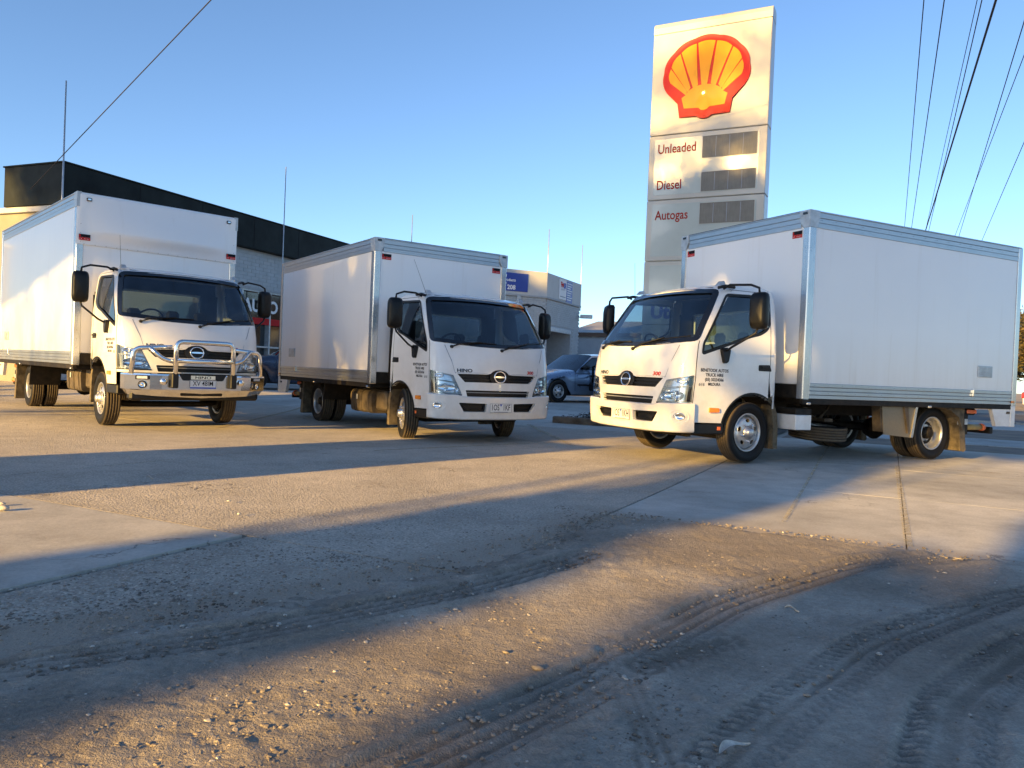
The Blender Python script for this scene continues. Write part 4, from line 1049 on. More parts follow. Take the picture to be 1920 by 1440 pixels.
    Z = Z + near*dirt*((peb-.5)*(.003+.009*gravel)+(grit-.5)*(.005+.005*gravel)*(1-trk*.5)+clod*.004*(1-trk)*peb*2+rut*.8)
    # broken edge of dirt against the slabs
    edge = np.exp(-((V-vb+wob-.12)/.10)**2)*dl; Z = Z+near*edge*.004*peb
    nx, ny = len(xs), len(ys)
    me = bpy.data.meshes.new('ground'); vtx = np.stack([X.ravel(), Y.ravel(), Z.ravel()], 1).astype(np.float32)
    me.vertices.add(len(vtx)); me.vertices.foreach_set('co', vtx.ravel())
    I = np.arange((ny-1)*(nx-1)); r_ = I//(nx-1); c_ = I % (nx-1); a = r_*nx+c_
    Fq = np.stack([a, a+1, a+nx+1, a+nx], 1).astype(np.int32)
    me.loops.add(Fq.size); me.loops.foreach_set('vertex_index', Fq.ravel()); me.polygons.add(len(Fq))
    me.polygons.foreach_set('loop_start', np.arange(0, Fq.size, 4, dtype=np.int32)); me.polygons.foreach_set('loop_total', np.full(len(Fq), 4, np.int32))
    me.polygons.foreach_set('use_smooth', np.ones(len(Fq), bool)); me.update(calc_edges=True)
    for nm, arr in (('damp', np.clip(sstep(fbm(X, Y, 1.3, 4, 61), .45, .7)+edge*.9*(U < 5), 0, 1)), ('gravel', gravel), ('rutd', ribs)):
        at = me.attributes.new(nm, 'FLOAT', 'POINT'); at.data.foreach_set('value', arr.ravel().astype(np.float32))
    m, nt, b = newmat('dirt')
    v = coords(nt)
    n1 = noise(nt, v, 2.2, 6, .65); n2 = noise(nt, v, 38, 5, .7); n3 = noise(nt, v, 130, 3, .6)
    c1 = ramp(nt, n1, [(.3, (.27, .235, .19)), (.5, (.37, .325, .27)), (.72, (.46, .415, .35))])
    at = nt.nodes.new('ShaderNodeAttribute'); at.attribute_name = 'damp'
    c2 = mixc(nt, math_(nt, 'MULTIPLY', at.outputs['Fac'], .55), c1, (.17, .138, .105))
    at2 = nt.nodes.new('ShaderNodeAttribute'); at2.attribute_name = 'gravel'
    vor = nt.nodes.new('ShaderNodeTexVoronoi'); vor.inputs['Scale'].default_value = 48; nt.links.new(v, vor.inputs['Vector'])
    st = ramp(nt, vor.outputs['Color'], [(.2, (.16, .14, .12)), (.6, (.33, .29, .24)), (.9, (.50, .46, .40))])
    at3 = nt.nodes.new('ShaderNodeAttribute'); at3.attribute_name = 'rutd'
    c2 = mixc(nt, math_(nt, 'MULTIPLY', at3.outputs['Fac'], .55), c2, (.12, .098, .072))  # tread grooves darker: damp earth, and groove shade put into the colour
    g3 = math_(nt, 'MULTIPLY', at2.outputs['Fac'], math_(nt, 'MULTIPLY', ramp(nt, vor.outputs['Distance'], [(.0, (1, 1, 1)), (.35, (0, 0, 0))]), .75))
    c3 = mixc(nt, g3, c2, st)
    c4 = mixc(nt, .5, c3, ramp(nt, n2, [(.3, (.55, .55, .55)), (.7, (1.25, 1.25, 1.25))]), 'MULTIPLY')
    nt.links.new(mixc(nt, .25, c4, ramp(nt, n3, [(.3, (.4, .4, .4)), (.7, (1.4, 1.4, 1.4))]), 'MULTIPLY'), b.inputs['Base Color'])
    b.inputs['Roughness'].default_value = .92; b.inputs['Specular IOR Level'].default_value = .2
    hb = math_(nt, 'ADD', math_(nt, 'MULTIPLY', n2, .6), math_(nt, 'MULTIPLY', n3, .35)); bump(nt, b, hb, .9, .016)
    MT['dirt'] = m; me.materials.append(m)
    link('ground', me, None, kind='structure', label='brown dirt and gravel ground in the foreground with tyre tracks pressed into it')
ground_dirt()
# ------------------------------------------------------------------ concrete
def concrete_mat(name, base, agg=0., tone=1.):
    m, nt, b = newmat(name); v = coords(nt, kind='Object')
    t = nt.nodes.new('ShaderNodeNewGeometry')
    mp = nt.nodes.new('ShaderNodeMapping'); nt.links.new(t.outputs['Position'], mp.inputs[0]); v = mp.outputs[0]
    n0 = noise(nt, v, .45, 5, .6, .6); n1 = noise(nt, v, 3.2, 6, .65); n2 = noise(nt, v, 55, 4, .7); n3 = noise(nt, v, 9, 5, .7)
    lo = tuple(c*.72 for c in base); hi = tuple(c*1.16 for c in base)
    c = ramp(nt, n0, [(.32, lo), (.68, hi)])
    c = mixc(nt, .55, c, ramp(nt, n1, [(.3, (.62, .60, .57)), (.55, (1, 1, 1)), (.75, (1.15, 1.13, 1.1))]), 'MULTIPLY')
    c = mixc(nt, .45, c, ramp(nt, n2, [(.25, (.55, .55, .55)), (.75, (1.3, 1.3, 1.3))]), 'MULTIPLY')
    # oil drips and scuffs
    c = mixc(nt, math_(nt, 'MULTIPLY', ramp(nt, n3, [(.66, (0, 0, 0)), (.74, (1, 1, 1))]), .35), c, tuple(x*.35 for x in base))
    mp2 = nt.nodes.new('ShaderNodeMapping'); mp2.inputs['Rotation'].default_value = (0, 0, R(-38)); mp2.inputs['Scale'].default_value = (.35, 5, 1); nt.links.new(t.outputs['Position'], mp2.inputs[0])
    sk = noise(nt, mp2.outputs[0], 1.4, 4, .7); c = mixc(nt, math_(nt, 'MULTIPLY', ramp(nt, sk, [(.60, (0, 0, 0)), (.72, (1, 1, 1))]), .22), c, tuple(x*.4 for x in base))
    h = math_(nt, 'ADD', math_(nt, 'ADD', math_(nt, 'MULTIPLY', n1, .25), math_(nt, 'MULTIPLY', n2, .7 if agg else .35)), math_(nt, 'MULTIPLY', noise(nt, v, 150, 3, .6), .3 if agg else .1))
    if agg:
        vor = nt.nodes.new('ShaderNodeTexVoronoi'); vor.inputs['Scale'].default_value = 62; nt.links.new(v, vor.inputs['Vector'])
        w2 = nt.nodes.new('ShaderNodeTexVoronoi'); w2.inputs['Scale'].default_value = 28; nt.links.new(v, w2.inputs['Vector'])
        msk = ramp(nt, noise(nt, v, 1.1, 4, .6), [(.30, (.25, .25, .25)), (.6, (1, 1, 1))])
        stone = ramp(nt, vor.outputs['Color'], [(.1, tuple(x*.55 for x in base)), (.5, base), (.95, tuple(min(1, x*1.6) for x in base))])
        near_ = ramp(nt, vor.outputs['Distance'], [(.15, (1, 1, 1)), (.42, (0, 0, 0))])
        c = mixc(nt, math_(nt, 'MULTIPLY', math_(nt, 'MULTIPLY', near_, msk), agg), c, stone)
        hh = math_(nt, 'MULTIPLY', math_(nt, 'SUBTRACT', .5, vor.outputs['Distance']), msk)
        h = math_(nt, 'ADD', h, math_(nt, 'MULTIPLY', hh, .45*agg)); h = math_(nt, 'ADD', h, math_(nt, 'MULTIPLY', math_(nt, 'SUBTRACT', .5, w2.outputs['Distance']), .15*agg))
    at = nt.nodes.new('ShaderNodeAttribute'); at.attribute_name = 'dust'
    dn = noise(nt, v, 6, 6, .7); df = math_(nt, 'MULTIPLY', ramp(nt, math_(nt, 'ADD', math_(nt, 'MULTIPLY', at.outputs['Fac'], .75), math_(nt, 'MULTIPLY', dn, .6)), [(.42, (0, 0, 0)), (.85, (1, 1, 1))]), .85)
    if agg: c = mixc(nt, math_(nt, 'MULTIPLY', ramp(nt, vor.outputs['Distance'], [(.38, (0, 0, 0)), (.62, (1, 1, 1))]), .45), c, tuple(x*.45 for x in base))
    c = mixc(nt, df, c, (.35, .30, .24))
    # hairline cracks
    vc = nt.nodes.new('ShaderNodeTexVoronoi'); vc.feature = 'DISTANCE_TO_EDGE'; vc.inputs['Scale'].default_value = .55
    wv = nt.nodes.new('ShaderNodeVectorMath'); wv.operation = 'ADD'; ns = nt.nodes.new('ShaderNodeTexNoise'); ns.inputs['Scale'].default_value = 3.0; ns.inputs['Detail'].default_value = 6
    nt.links.new(v, ns.inputs['Vector']); nt.links.new(ns.outputs['Color'], wv.inputs[0]); nt.links.new(v, wv.inputs[1]); nt.links.new(wv.outputs[0], vc.inputs['Vector'])
    ck = math_(nt, 'MULTIPLY', ramp(nt, vc.outputs['Distance'], [(.0, (1, 1, 1)), (.006, (0, 0, 0))]), ramp(nt, noise(nt, v, .6, 3), [(.52, (0, 0, 0)), (.6, (1, 1, 1))]))
    c = mixc(nt, math_(nt, 'MULTIPLY', ck, .7), c, (.06, .05, .045)); h = math_(nt, 'SUBTRACT', h, math_(nt, 'MULTIPLY', ck, .6))
    nt.links.new(c, b.inputs['Base Color']); b.inputs['Roughness'].default_value = .82; b.inputs['Specular IOR Level'].default_value = .3
    bump(nt, b, h, .9 if agg else .55, .02 if agg else .008); MT[name] = m
concrete_mat('smooth_concrete', (.49, .465, .415))
concrete_mat('aggregate_concrete', (.54, .485, .41), .95)
concrete_mat('path_concrete', (.40, .385, .36))
simple('edge_timber', (.13, .09, .055), .85, 0, .4, 5, .5, c2=(.22, .17, .12))
paving = empty('concrete_paving', (0, 0, 0), 0, kind='structure', label='large concrete slabs of the truck yard')
def slab(poly_uv, mat, name='slab', top=0.0, parent=paving, step=.35, gap=.006, thick=.08, rough=.001, dip=False):
    P = [uv2w(*p)[:2] for p in inset(poly_uv if True else poly_uv, gap)]
    V, F = cdt(P, [], step); g = MB(); ctr = np.mean(np.array(P), 0); ph = rng.uniform(-1, 1)*rough; tx = rng.uniform(-1, 1)*.0006
    f = lambda a, b: float(gz(a, b))+top+ph+(a-ctr[0])*tx+(float(vnoise(a, b, 1.3, 4))-.5)*.006-(.09*float(sstep((a*E2.x+b*E2.y)-np.interp(a*E1.x+b*E1.y, [-2, .8, 1.6, 2.6, 3.96, 5.4], [-3.6, -3.1, -2.8, -2.33, -1.93, -1.75]), .22, .7)) if dip else 0)
    g.add([(a, b, f(a, b)) for a, b in V], F, True)
    L = densify(P, step); n = len(L)
    g.add([(a, b, f(a, b)) for a, b in L]+[(a, b, f(a, b)-thick) for a, b in L], [(i, (i+1) % n, n+(i+1) % n, n+i) for i in range(n)])
    o = g.build(name, mat, parent, fix=False)
    co = np.array(g.v); U_ = co[:, 0]*E1.x+co[:, 1]*E1.y; V_ = co[:, 0]*E2.x+co[:, 1]*E2.y
    vb_ = np.interp(U_, [-2, .8, 1.6, 2.6, 3.96, 5.4], [-3.6, -3.1, -2.8, -2.33, -1.93, -1.75]); dd = np.maximum(vb_-V_, U_-5.38)
    at = o.data.attributes.new('dust', 'FLOAT', 'POINT'); at.data.foreach_set('value', np.exp(-np.maximum(0, dd)/.22).astype(np.float32)); return o
def jag(u0, v0, u1, v1, amp=.012, n=14):
    """a slightly wandering joint"""
    return [(u0+(u1-u0)*i/n+rng.uniform(-amp, amp)*(0 < i < n), v0+(v1-v0)*i/n+rng.uniform(-amp, amp)*(0 < i < n)) for i in range(n+1)]
def rect(u0, u1, v0, v1): return [(u0, v0), (u1, v0), (u1, v1), (u0, v1)]
us = [5.36, 7.9, 10.5, 12.8, 15.0]; vsn = [-1.8, .13, 2.06, 4.0, 6.2, 8.6, 11.5, 15]
for i in range(4):
    for j in range(7): slab(rect(us[i], us[i+1], vsn[j], vsn[j+1]), 'smooth_concrete')
# left smooth slab in the sun, with the open joint above it
slab(rect(-2.5, 3.345, -9.5, -3.29), 'smooth_concrete', gap=.016, top=.006)
slab(rect(-2.5, 3.35, -16, -9.52), 'smooth_concrete', gap=.012)
slab([(-2.5, -3.27), (3.36, -3.27), (3.36, -1.82), (5.35, -1.82), (5.35, -.2), (2.5, -.2), (-2.5, -2)], 'aggregate_concrete', gap=.004, top=-.004, dip=True, step=.15)
AV = [-22, -16.5, -11.2, -6.4, -1.81]; AU = [3.36, 8.6, 13.7, 18.6, 24]
for i in range(4):
    for j in range(4):
        if i >= 2 and j == 3: continue
        slab(rect(AU[i], AU[i+1], AV[j], AV[j+1]), 'aggregate_concrete' if i < 2 else 'smooth_concrete', gap=.006, top=0)
slab(rect(13.7, 15.0, -6.4, -1.81), 'smooth_concrete')
slab([(18.6, -6.4), (30, -6.4), (30, -2.6), (18.6, -2.6)], 'smooth_concrete', top=.01)
slab(rect(24, 44, -30, -6.42), 'smooth_concrete', top=.01, step=1.5)
slab(rect(-30, -2.52, -30, -3.27), 'smooth_concrete', top=-.01, step=1.5)
slab(rect(-2.5, 44, -40, -22.02), 'smooth_concrete', top=-.01, step=1.5)
# faint worn bay lines
def line_mat():
    m, nt, b = newmat('worn_line'); g = nt.nodes.new('ShaderNodeNewGeometry'); n = noise(nt, g.outputs['Position'], 14, 5, .7)
    tr = nt.nodes.new('ShaderNodeBsdfTransparent'); mx = nt.nodes.new('ShaderNodeMixShader'); b.inputs['Base Color'].default_value = (.50, .42, .27, 1); b.inputs['Roughness'].default_value = .85
    out = nt.nodes['Material Output']; nt.links.new(ramp(nt, n, [(.38, (0, 0, 0)), (.62, (.75, .75, .75))]), mx.inputs[0]); nt.links.new(tr.outputs[0], mx.inputs[1]); nt.links.new(b.outputs[0], mx.inputs[2]); nt.links.new(mx.outputs[0], out.inputs[0]); MT['worn_line'] = m
line_mat()
lines = empty('bay_lines', (0, 0, 0), 0, kind='structure', label='faded painted bay lines on the yard')
def pline(p, q, w=.09):
    g = MB(); P = Vector(p); Q = Vector(q); n = int((Q-P).length/.4)+1; t = (Q-P).normalized(); s = Vector((-t.y, t.x))*w/2; vs = []
    for i in range(n+1):
        c = P+(Q-P)*i/n
        for k in (1, -1): a = c+s*k; vs.append((a.x, a.y, float(gz(a.x, a.y))+.009))
    g.add(vs, [(2*i, 2*i+2, 2*i+3, 2*i+1) for i in range(n)], True); g.build('painted_line', 'worn_line', lines, fix=False)
pline((.36, 15.3), (.9, 11.0)); pline((-1.62, 9.3), (2.6, 13.4), .06); pline((-4.4, 11.7), (-4.7, 17.5)); pline((4.9, 9.8), (2.55, 4.9), .05); pline((3.2, 9.95), (6.0, 9.45), .04)
pline((2.0, 5.6), (5.5, 13.3), .03)
# ------------------------------------------------------------------ right-hand strips beyond the yard, road, garden bed
simple('verge_dirt', (.13, .095, .07), .95, 0, .35, 1.5, .6, c2=(.24, .17, .12), bscale=20)
simple('asphalt', (.055, .056, .060), .8, 0, .25, 2, .5, bscale=60, c2=(.075, .075, .08))
simple('line_white', (.7, .7, .68), .7, 0, .1, 6)
def sheet(name, rects, z, mat, label=None, step=2.0, kind='structure'):
    g = MB()
    for u0, u1, v0, v1 in rects:
        nu = max(1, int((u1-u0)/step)); nv = max(1, int((v1-v0)/step)); vs = []
        for i in range(nu+1):
            for j in range(nv+1):
                x, y, _ = uv2w(u0+(u1-u0)*i/nu, v0+(v1-v0)*j/nv); vs.append((x, y, float(gz(x, y))+z))
        g.add(vs, [(i*(nv+1)+j, (i+1)*(nv+1)+j, (i+1)*(nv+1)+j+1, i*(nv+1)+j+1) for i in range(nu) for j in range(nv)], True)
    o = g.build(name, mat, fix=False, kind=kind); 
    if label: o['label'] = label
    return o
sheet('verge', [(15.01, 17.0, -1.8, 40), (19.4, 24.7, -1.0, 40)], -.012, 'verge_dirt', 'bare dirt verge strips beside the yard')
fp = empty('footpath', (0, 0, 0), 0, kind='structure', label='pale concrete footpath beyond the trucks')
for u0, u1 in ((17.0, 19.4), (24.7, 29.5)):
    v = -1.0
    while v < 38: slab(rect(u0, u1, v, v+1.9), 'path_concrete', 'slab', .0, fp, 1.0, .006); v += 1.9
sheet('road', [(30.0, 44, -1, 300)], -.035, 'asphalt', 'asphalt road passing behind the trucks on the right', 8)
kb = MB(); 
for v in range(0, 60): 
    a = uv2w(29.52, -1+v*1.5); b = uv2w(29.98, -1+v*1.5+1.49)
g = MB()
M = Matrix.Rotation(-SA, 4, 'Z')
kerb = empty('kerb', (0, 0, 0), 0, kind='structure', label='concrete kerb along the road')
for k in range(24):
    v0 = -1+k*2.4; P = [uv2w(29.55, v0), uv2w(29.97, v0), uv2w(29.97, v0+2.39), uv2w(29.55, v0+2.39)]
    g = MB(); g.add([(p[0], p[1], -.06) for p in P]+[(p[0], p[1], .07-(.03 if i in (1, 2) else 0)) for i, p in enumerate(P)], [(0, 1, 5, 4), (1, 2, 6, 5), (2, 3, 7, 6), (3, 0, 4, 7), (4, 5, 6, 7)]); g.build('kerb_stone', 'path_concrete', kerb)
lm_ = MB()
for k in range(14):
    P = [uv2w(36.9, 2+k*6), uv2w(37.05, 2+k*6), uv2w(37.05, 5+k*6), uv2w(36.9, 5+k*6)]; lm_ = MB(); lm_.add([(p[0], p[1], -.029) for p in P], [(0, 1, 2, 3)]); lm_.build('painted_line', 'line_white', lines, fix=False)
# garden bed with timber edging behind the middle truck
simple('mulch', (.028, .02, .016), .95, 0, .5, 14, .9, bscale=70, c2=(.075, .05, .035))
def garden():
    g = MB(); u0, u1, v0, v1 = 15.03, 18.58, -6.35, -2.0; n, m = 60, 60; vs = []
    for i in range(n+1):
        for j in range(m+1):
            x, y, _ = uv2w(u0+(u1-u0)*i/n, v0+(v1-v0)*j/m); e = min(i, n-i, j, m-j)/6; e = min(1, e)
            vs.append((x, y, float(gz(x, y))-.02+.06*e+.07*e*float(fbm(x, y, .25, 3, 9))))
    g.add(vs, [(i*(m+1)+j, (i+1)*(m+1)+j, (i+1)*(m+1)+j+1, i*(m+1)+j+1) for i in range(n) for j in range(m)], True)
    g.build('garden_bed', 'mulch', fix=False, kind='structure', label='dark bark mulch bed between the trucks')
    g = MB(); rr = random.Random(9)
    for k in range(2600):
        u = rr.uniform(u0, u1); v = rr.uniform(v0, v1); x, y, _ = uv2w(u, v); z = float(gz(x, y))+.07+rr.uniform(0, .05); a = rr.uniform(0, 6.28); l = rr.uniform(.02, .07); w = l*.35; t = rr.uniform(-.02, .03)
        c, s = math.cos(a), math.sin(a); g.add([(x-c*l, y-s*l, z-t), (x+s*w, y-c*w, z+.01), (x+c*l, y+s*l, z+t), (x-s*w, y+c*w, z+.008)], [(0, 1, 2, 3)])
    g.build('bark_chips', 'mulch', fix=False, kind='stuff', label='loose bark chips lying on the garden bed')
    for (a, b, h, lab) in (((15.0, -6.3), (15.0, -2.0), .13, 'low weathered timber edging log at the front of the mulch bed'), ((18.6, -6.3), (18.6, -2.0), .28, 'upper weathered timber edging log in front of the silver sedan')):
        A = Vector(uv2w(*a)); B = Vector(uv2w(*b)); zz = float(gz(*((A+B)/2)[:2]))
        t = empty('edging_log', ((A+B)/2).to_tuple()[:2]+(zz,), -SA, label=lab, category='timber edging')
        L = (B-A).length/2; g = MB(); g.box(-L, L, -.09, .09, -.05, h, .02); lo_ = g.build('log', 'edge_timber', t)
        for q in (-1.2, .2, 1.5): g = MB(); g.box(q-.05, q+.05, -.15, -.092, -.05, h-.02, .01); g.build('stake', 'edge_timber', t)
garden()
# ------------------------------------------------------------------ loose stones, leaf
simple('stone', (.15, .125, .10), .8, 0, .5, 3, .3, c2=(.34, .29, .235)); simple('pale_stone', (.42, .39, .34), .7, 0, .25, 9, .3)
def rock_mesh(seed, flat=.6):
    r = random.Random(seed); t = (1+5**.5)/2
    V = [(-1, t, 0), (1, t, 0), (-1, -t, 0), (1, -t, 0), (0, -1, t), (0, 1, t), (0, -1, -t), (0, 1, -t), (t, 0, -1), (t, 0, 1), (-t, 0, -1), (-t, 0, 1)]
    F = [(0, 11, 5), (0, 5, 1), (0, 1, 7), (0, 7, 10), (0, 10, 11), (1, 5, 9), (5, 11, 4), (11, 10, 2), (10, 7, 6), (7, 1, 8), (3, 9, 4), (3, 4, 2), (3, 2, 6), (3, 6, 8), (3, 8, 9), (4, 9, 5), (2, 4, 11), (6, 2, 10), (8, 6, 7), (9, 8, 1)]
    k = Vector((r.uniform(.8, 1.3), r.uniform(.6, 1), flat*r.uniform(.7, 1.1)))
    return [Vector((a*k.x, b*k.y, c*k.z))*r.uniform(.38, .6) for a, b, c in V], F
ROCKS = [rock_mesh(i) for i in range(10)]
def gravel():
    rr = random.Random(21); big = {}; vsA = []; fsA = []
    n = 0; K = 30000; tries = 0
    cand = np.random.RandomState(3); 
    X = cand.uniform(-3.4, 4.2, 140000); Y = 1.45+5.2*cand.uniform(0, 1, 140000)**1.15
    U = X*E1.x+Y*E1.y; V = X*E2.x+Y*E2.y; vb = np.interp(U, [-2, .8, 1.6, 2.6, 3.96, 5.4], [-3.6, -3.1, -2.8, -2.33, -1.93, -1.75])
    gr = sstep(fbm(X, Y, .55, 3, 40), .42, .62); d = np.clip(.25+.75*gr, 0, 1)*(V > vb-.5)*(U < 5.5)
    d = np.maximum(d*.9, .45*(V <= vb)*(V > vb-1.1)*(U < 5)) ; rightside = sstep(V+U*.0, -1.2, .2)*.72*(U < 4.6); d = d*(1-rightside)
    keep = cand.uniform(0, 1, len(X)) < d*.5; X = X[keep][:K]; Y = Y[keep][:K]
    zz = gz(X, Y); U = X*E1.x+Y*E1.y; V = X*E2.x+Y*E2.y; vb_ = np.interp(U, [-2, .8, 1.6, 2.6, 3.96, 5.4], [-3.6, -3.1, -2.8, -2.33, -1.93, -1.75])
    for pal in (0, 1):
        g = MB(); vs = []; fs = []
        for i in range(len(X)):
            if (i % 17 == 0) != (pal == 1): continue
            s = .0034+.0095*rr.random()**3; Vr, Fr = ROCKS[i % 10]; a = rr.uniform(0, 6.28); c, sn = math.cos(a)*s, math.sin(a)*s; o = len(vs)
            z = zz[i]+(.0155 if V[i] > vb_[i]-.1 else .001)-s*.10
            vs += [(X[i]+v.x*c-v.y*sn, Y[i]+v.x*sn+v.y*c, z+v.z*s) for v in Vr]; fs += [tuple(k+o for k in f) for f in Fr]
        g.add(vs, fs, False); g.build('gravel', 'pale_stone' if pal else 'stone', fix=False, kind='stuff', label='loose pale pebbles strewn over the dirt' if pal else 'loose brown gravel strewn over the dirt')
gravel()
def ground_pt(px, py):
    """where a pixel of the photograph (1920x1440) meets the ground"""
    M = scene.camera.matrix_world; d = M.to_3x3() @ Vector(((px-959.3)/1458.8, -(py-716.7)/1458.8, -1)); t = -CAM_H/d.z
    return d.x*t, d.y*t
stones = [((0.13, 2.58), .022, 'stone', 'brown rounded stone, the largest, in the middle of the foreground'), ((-3.14, 4.84), .045, 'pale_stone', 'flat white stone at the left edge of the photo'),
          ((-3.25, 5.0), .03, 'pale_stone', 'smaller white stone behind the flat white one at the left edge'), ((-1.95, 5.45), .016, 'pale_stone', 'small pale pebble on the sunlit concrete beside the open joint'),
          ((-1.62, 4.35), .014, 'pale_stone', 'pale pebble just below the end of the open joint'), ((-1.72, 5.0), .018, 'pale_stone', 'pale pebble beyond the end of the open joint'),
          ((.98, 3.55), .012, 'pale_stone', 'white pebble beside the curved tyre track'), ((.02, 2.72), .015, 'stone', 'tan pebble left of the largest stone')]
for (x, y), s, mt, lab in stones:
    g = MB(); Vr, Fr = rock_mesh(int(x*100)+7, .45); g.add([v*s for v in Vr], Fr, True); o = g.build('pebble', mt, label=lab, category='stone'); o.location = (x, y, float(gz(x, y))+.016+s*.25); 
simple('dry_leaf_skin', (.55, .48, .40), .7, 0, .3, 30, .3)
def leaf(x, y, l, w, rz, lab):
    g = MB(); vs = []; n = 12
    for i in range(n+1):
        t = i/n; ww = w*math.sin(math.pi*min(1, t*1.02))**.8*(1-.3*t); cx = (t-.5)*l; cy = .12*l*math.sin(t*2.6); z = .012+.010*math.sin(t*5)
        vs += [(cx, cy-ww, z+.006), (cx, cy, z), (cx, cy+ww, z+.009)]
    g.add(vs, [(3*i+j, 3*i+3+j, 3*i+4+j, 3*i+1+j) for i in range(n) for j in (0, 1)], True)
    o = g.build('dry_leaf', 'dry_leaf_skin', label=lab, category='leaf', fix=False); o.location = (x, y, float(gz(x, y))+.014); o.rotation_euler = (0, 0, rz)
leaf(.635, 2.05, .14, .016, R(35), 'long curled dry gum leaf lying on the dirt at the bottom edge')
leaf(1.25, 3.35, .06, .002, R(-20), 'thin dry curled twig leaf beside the ribbed tyre track')
leaf(-2.9, 6.3, .05, .008, R(10), 'small dark leaf in the wide shadow band')
# ------------------------------------------------------------------ buildings
simple('painted_brick', (.41, .44, .46), .7, 0, .10, 3, .3, bscale=60); simple('mortar', (.36, .38, .40), .9, 0, .1, 8)
simple('dark_fascia', (.007, .010, .011), .6, 0, .35, 1.2, c2=(.016, .022, .021), spec=.15); simple('cream_render', (.24, .22, .18), .8, 0, .08, 2); simple('white_render', (.50, .50, .49), .7, 0, .06, 2)
simple('grey_colorbond', (.30, .33, .36), .5, 0, .08, 2); simple('brown_trim', (.10, .06, .04), .6); simple('roof_iron', (.26, .25, .24), .5, .2, .2, 3)
simple('window_dark', (.02, .025, .03), .08, 0, .1, 3, coat=.6); simple('opening_dark', (.07, .075, .08), .8); simple('steel_pole', (.42, .44, .46), .4, .6, .15, 9); simple('sign_blue', (.02, .05, .30), .4, 0, .05, 4)
def wallframe(A, B):
    """local frame for a wall running A->B (seen from its right-hand side): x along, z up, y out"""
    A = Vector((*A, 0)); B = Vector((*B, 0)); t = (B-A).normalized(); n = Vector((t.y, -t.x, 0)); L = (B-A).length
    return Matrix(((t.x, n.x, 0, A.x), (t.y, n.y, 0, A.y), (0, 0, 1, 0), (0, 0, 0, 1))), L
def bricks(parent, M, x0, x1, z0, z1, bl, bh, holes=(), proud=.012, limit=0, camsort=True, joint=.010, name='brick'):
    """painted brickwork: every brick a piece; the first <limit> nearest ones single parts, the rest one stuff part"""
    base = MB(); base.box(-bl/2+joint/2, bl/2-joint/2, -.02, proud, -bh/2+joint/2, bh/2-joint/2, .004)
    lst = []; row = 0; z = z0+bh/2
    while z < z1-bh*.3:
        x = x0+(bl/2 if row % 2 else 0)+bl/2
        while x < x1-bl*.3:
            if not any(a-bl*.5 < x < b+bl*.5 and c-bh*.5 < z < d+bh*.5 for a, b, c, d in holes): lst.append((x, z))
            x += bl
        z += bh; row += 1
    rr = random.Random(4)
    lst.sort(key=lambda p: ((M @ Vector((p[0], 0, p[1]))) - Vector((0, 0, 1))).length)
    me = None
    for i, (x, z) in enumerate(lst[:limit]):
        if me is None:
            o = base.build(name, 'painted_brick', parent, fix=False); me = o.data
        else: o = link(name, me, parent)
        o.matrix_local = M @ TR(x, rr.uniform(-.003, .003), z)
    if len(lst) > limit:
        V = np.array(base.v); F = base.f; vs = []; fs = []
        for i, (x, z) in enumerate(lst[limit:]):
            o = len(vs); dy = rr.uniform(-.003, .003); vs += [tuple(M @ Vector((v[0]+x, v[1]+dy, v[2]+z))) for v in base.v]; fs += [tuple(k+o for k in f) for f in F]
        g = MB(); g.add(vs, fs); g.build('brickwork', 'painted_brick', parent, fix=False, kind='stuff')
# --- left building: dark parapet over white brick, shop window
Lb = empty('auto_building', (-11.9, 20.4, 0), 0, label='white brick building with a deep black parapet behind the left truck', category='building')
Lb.location = (0, 0, 0)
C0 = (-11.9, 20.36); C1 = (-6.94, 32.25); az_ = math.atan2(C1[0]-C0[0], C1[1]-C0[1])
dirn = Vector((math.sin(az_), math.cos(az_))); per = Vector((-dirn.y, dirn.x)); 
Wm, WL = wallframe(C0, (C0[0]+dirn.x*15.5, C0[1]+dirn.y*15.5))
WL = 15.5
g = MB(); g.box(0, WL, -2.31, 0, 4.93, 6.0, .01, M=Wm); g.build('parapet', 'dark_fascia', Lb)
g = MB(); g.box(-.03, WL+.03, -2.34, .03, 6.0, 6.04, .005, M=Wm); g.build('parapet_cap', 'dark_fascia', Lb)
g = MB()
for k in range(7): g.box(.02+k*2.4, .035+k*2.4, .0, .006, 4.95, 5.98, M=Wm)
g.build('parapet_joint', 'black_print', Lb)
wins = [(5.6, 10.05, .5, 3.55)]
g = MB(); g.box(.25, 5.6, -9, -.28, 0, 4.92, M=Wm); g.box(10.05, WL, -9, -.28, 0, 4.92, M=Wm); g.box(5.6, 10.05, -9, -.28, 3.55, 4.92, M=Wm); g.box(5.6, 10.05, -9, -.28, 0, .5, M=Wm); g.build('wall', 'mortar', Lb)
bricks(Lb, Wm @ TR(0, -.28, 0), .25, 14.0, .12, 4.9, .40, .125, holes=wins, limit=290)
g = MB(); g.box(5.6, 10.05, -.55, -.50, .5, 3.55, M=Wm); sw = g.build('shop_window', 'window_dark', Lb)
for x in (5.63, 7.1, 8.55, 10.02):
    g = MB(); g.box(x-.035, x+.035, -.52, -.30, .5, 3.55, .005, M=Wm); g.build('window_frame', 'label_grey', sw)
for z in (.53, 1.55, 3.52): g = MB(); g.box(5.6, 10.05, -.52, -.32, z-.03, z+.03, .005, M=Wm); g.build('window_frame', 'label_grey', sw)
WP = lambda a, z, off=0: tuple(Wm @ Vector((a, -.49+off, z)))
g = MB(); text(g, 'BENETOOK AUTO', .62, WP, 6.25, 2.98, .19, .03, sx=1.05); g.build('window_lettering', 'white_print', sw)
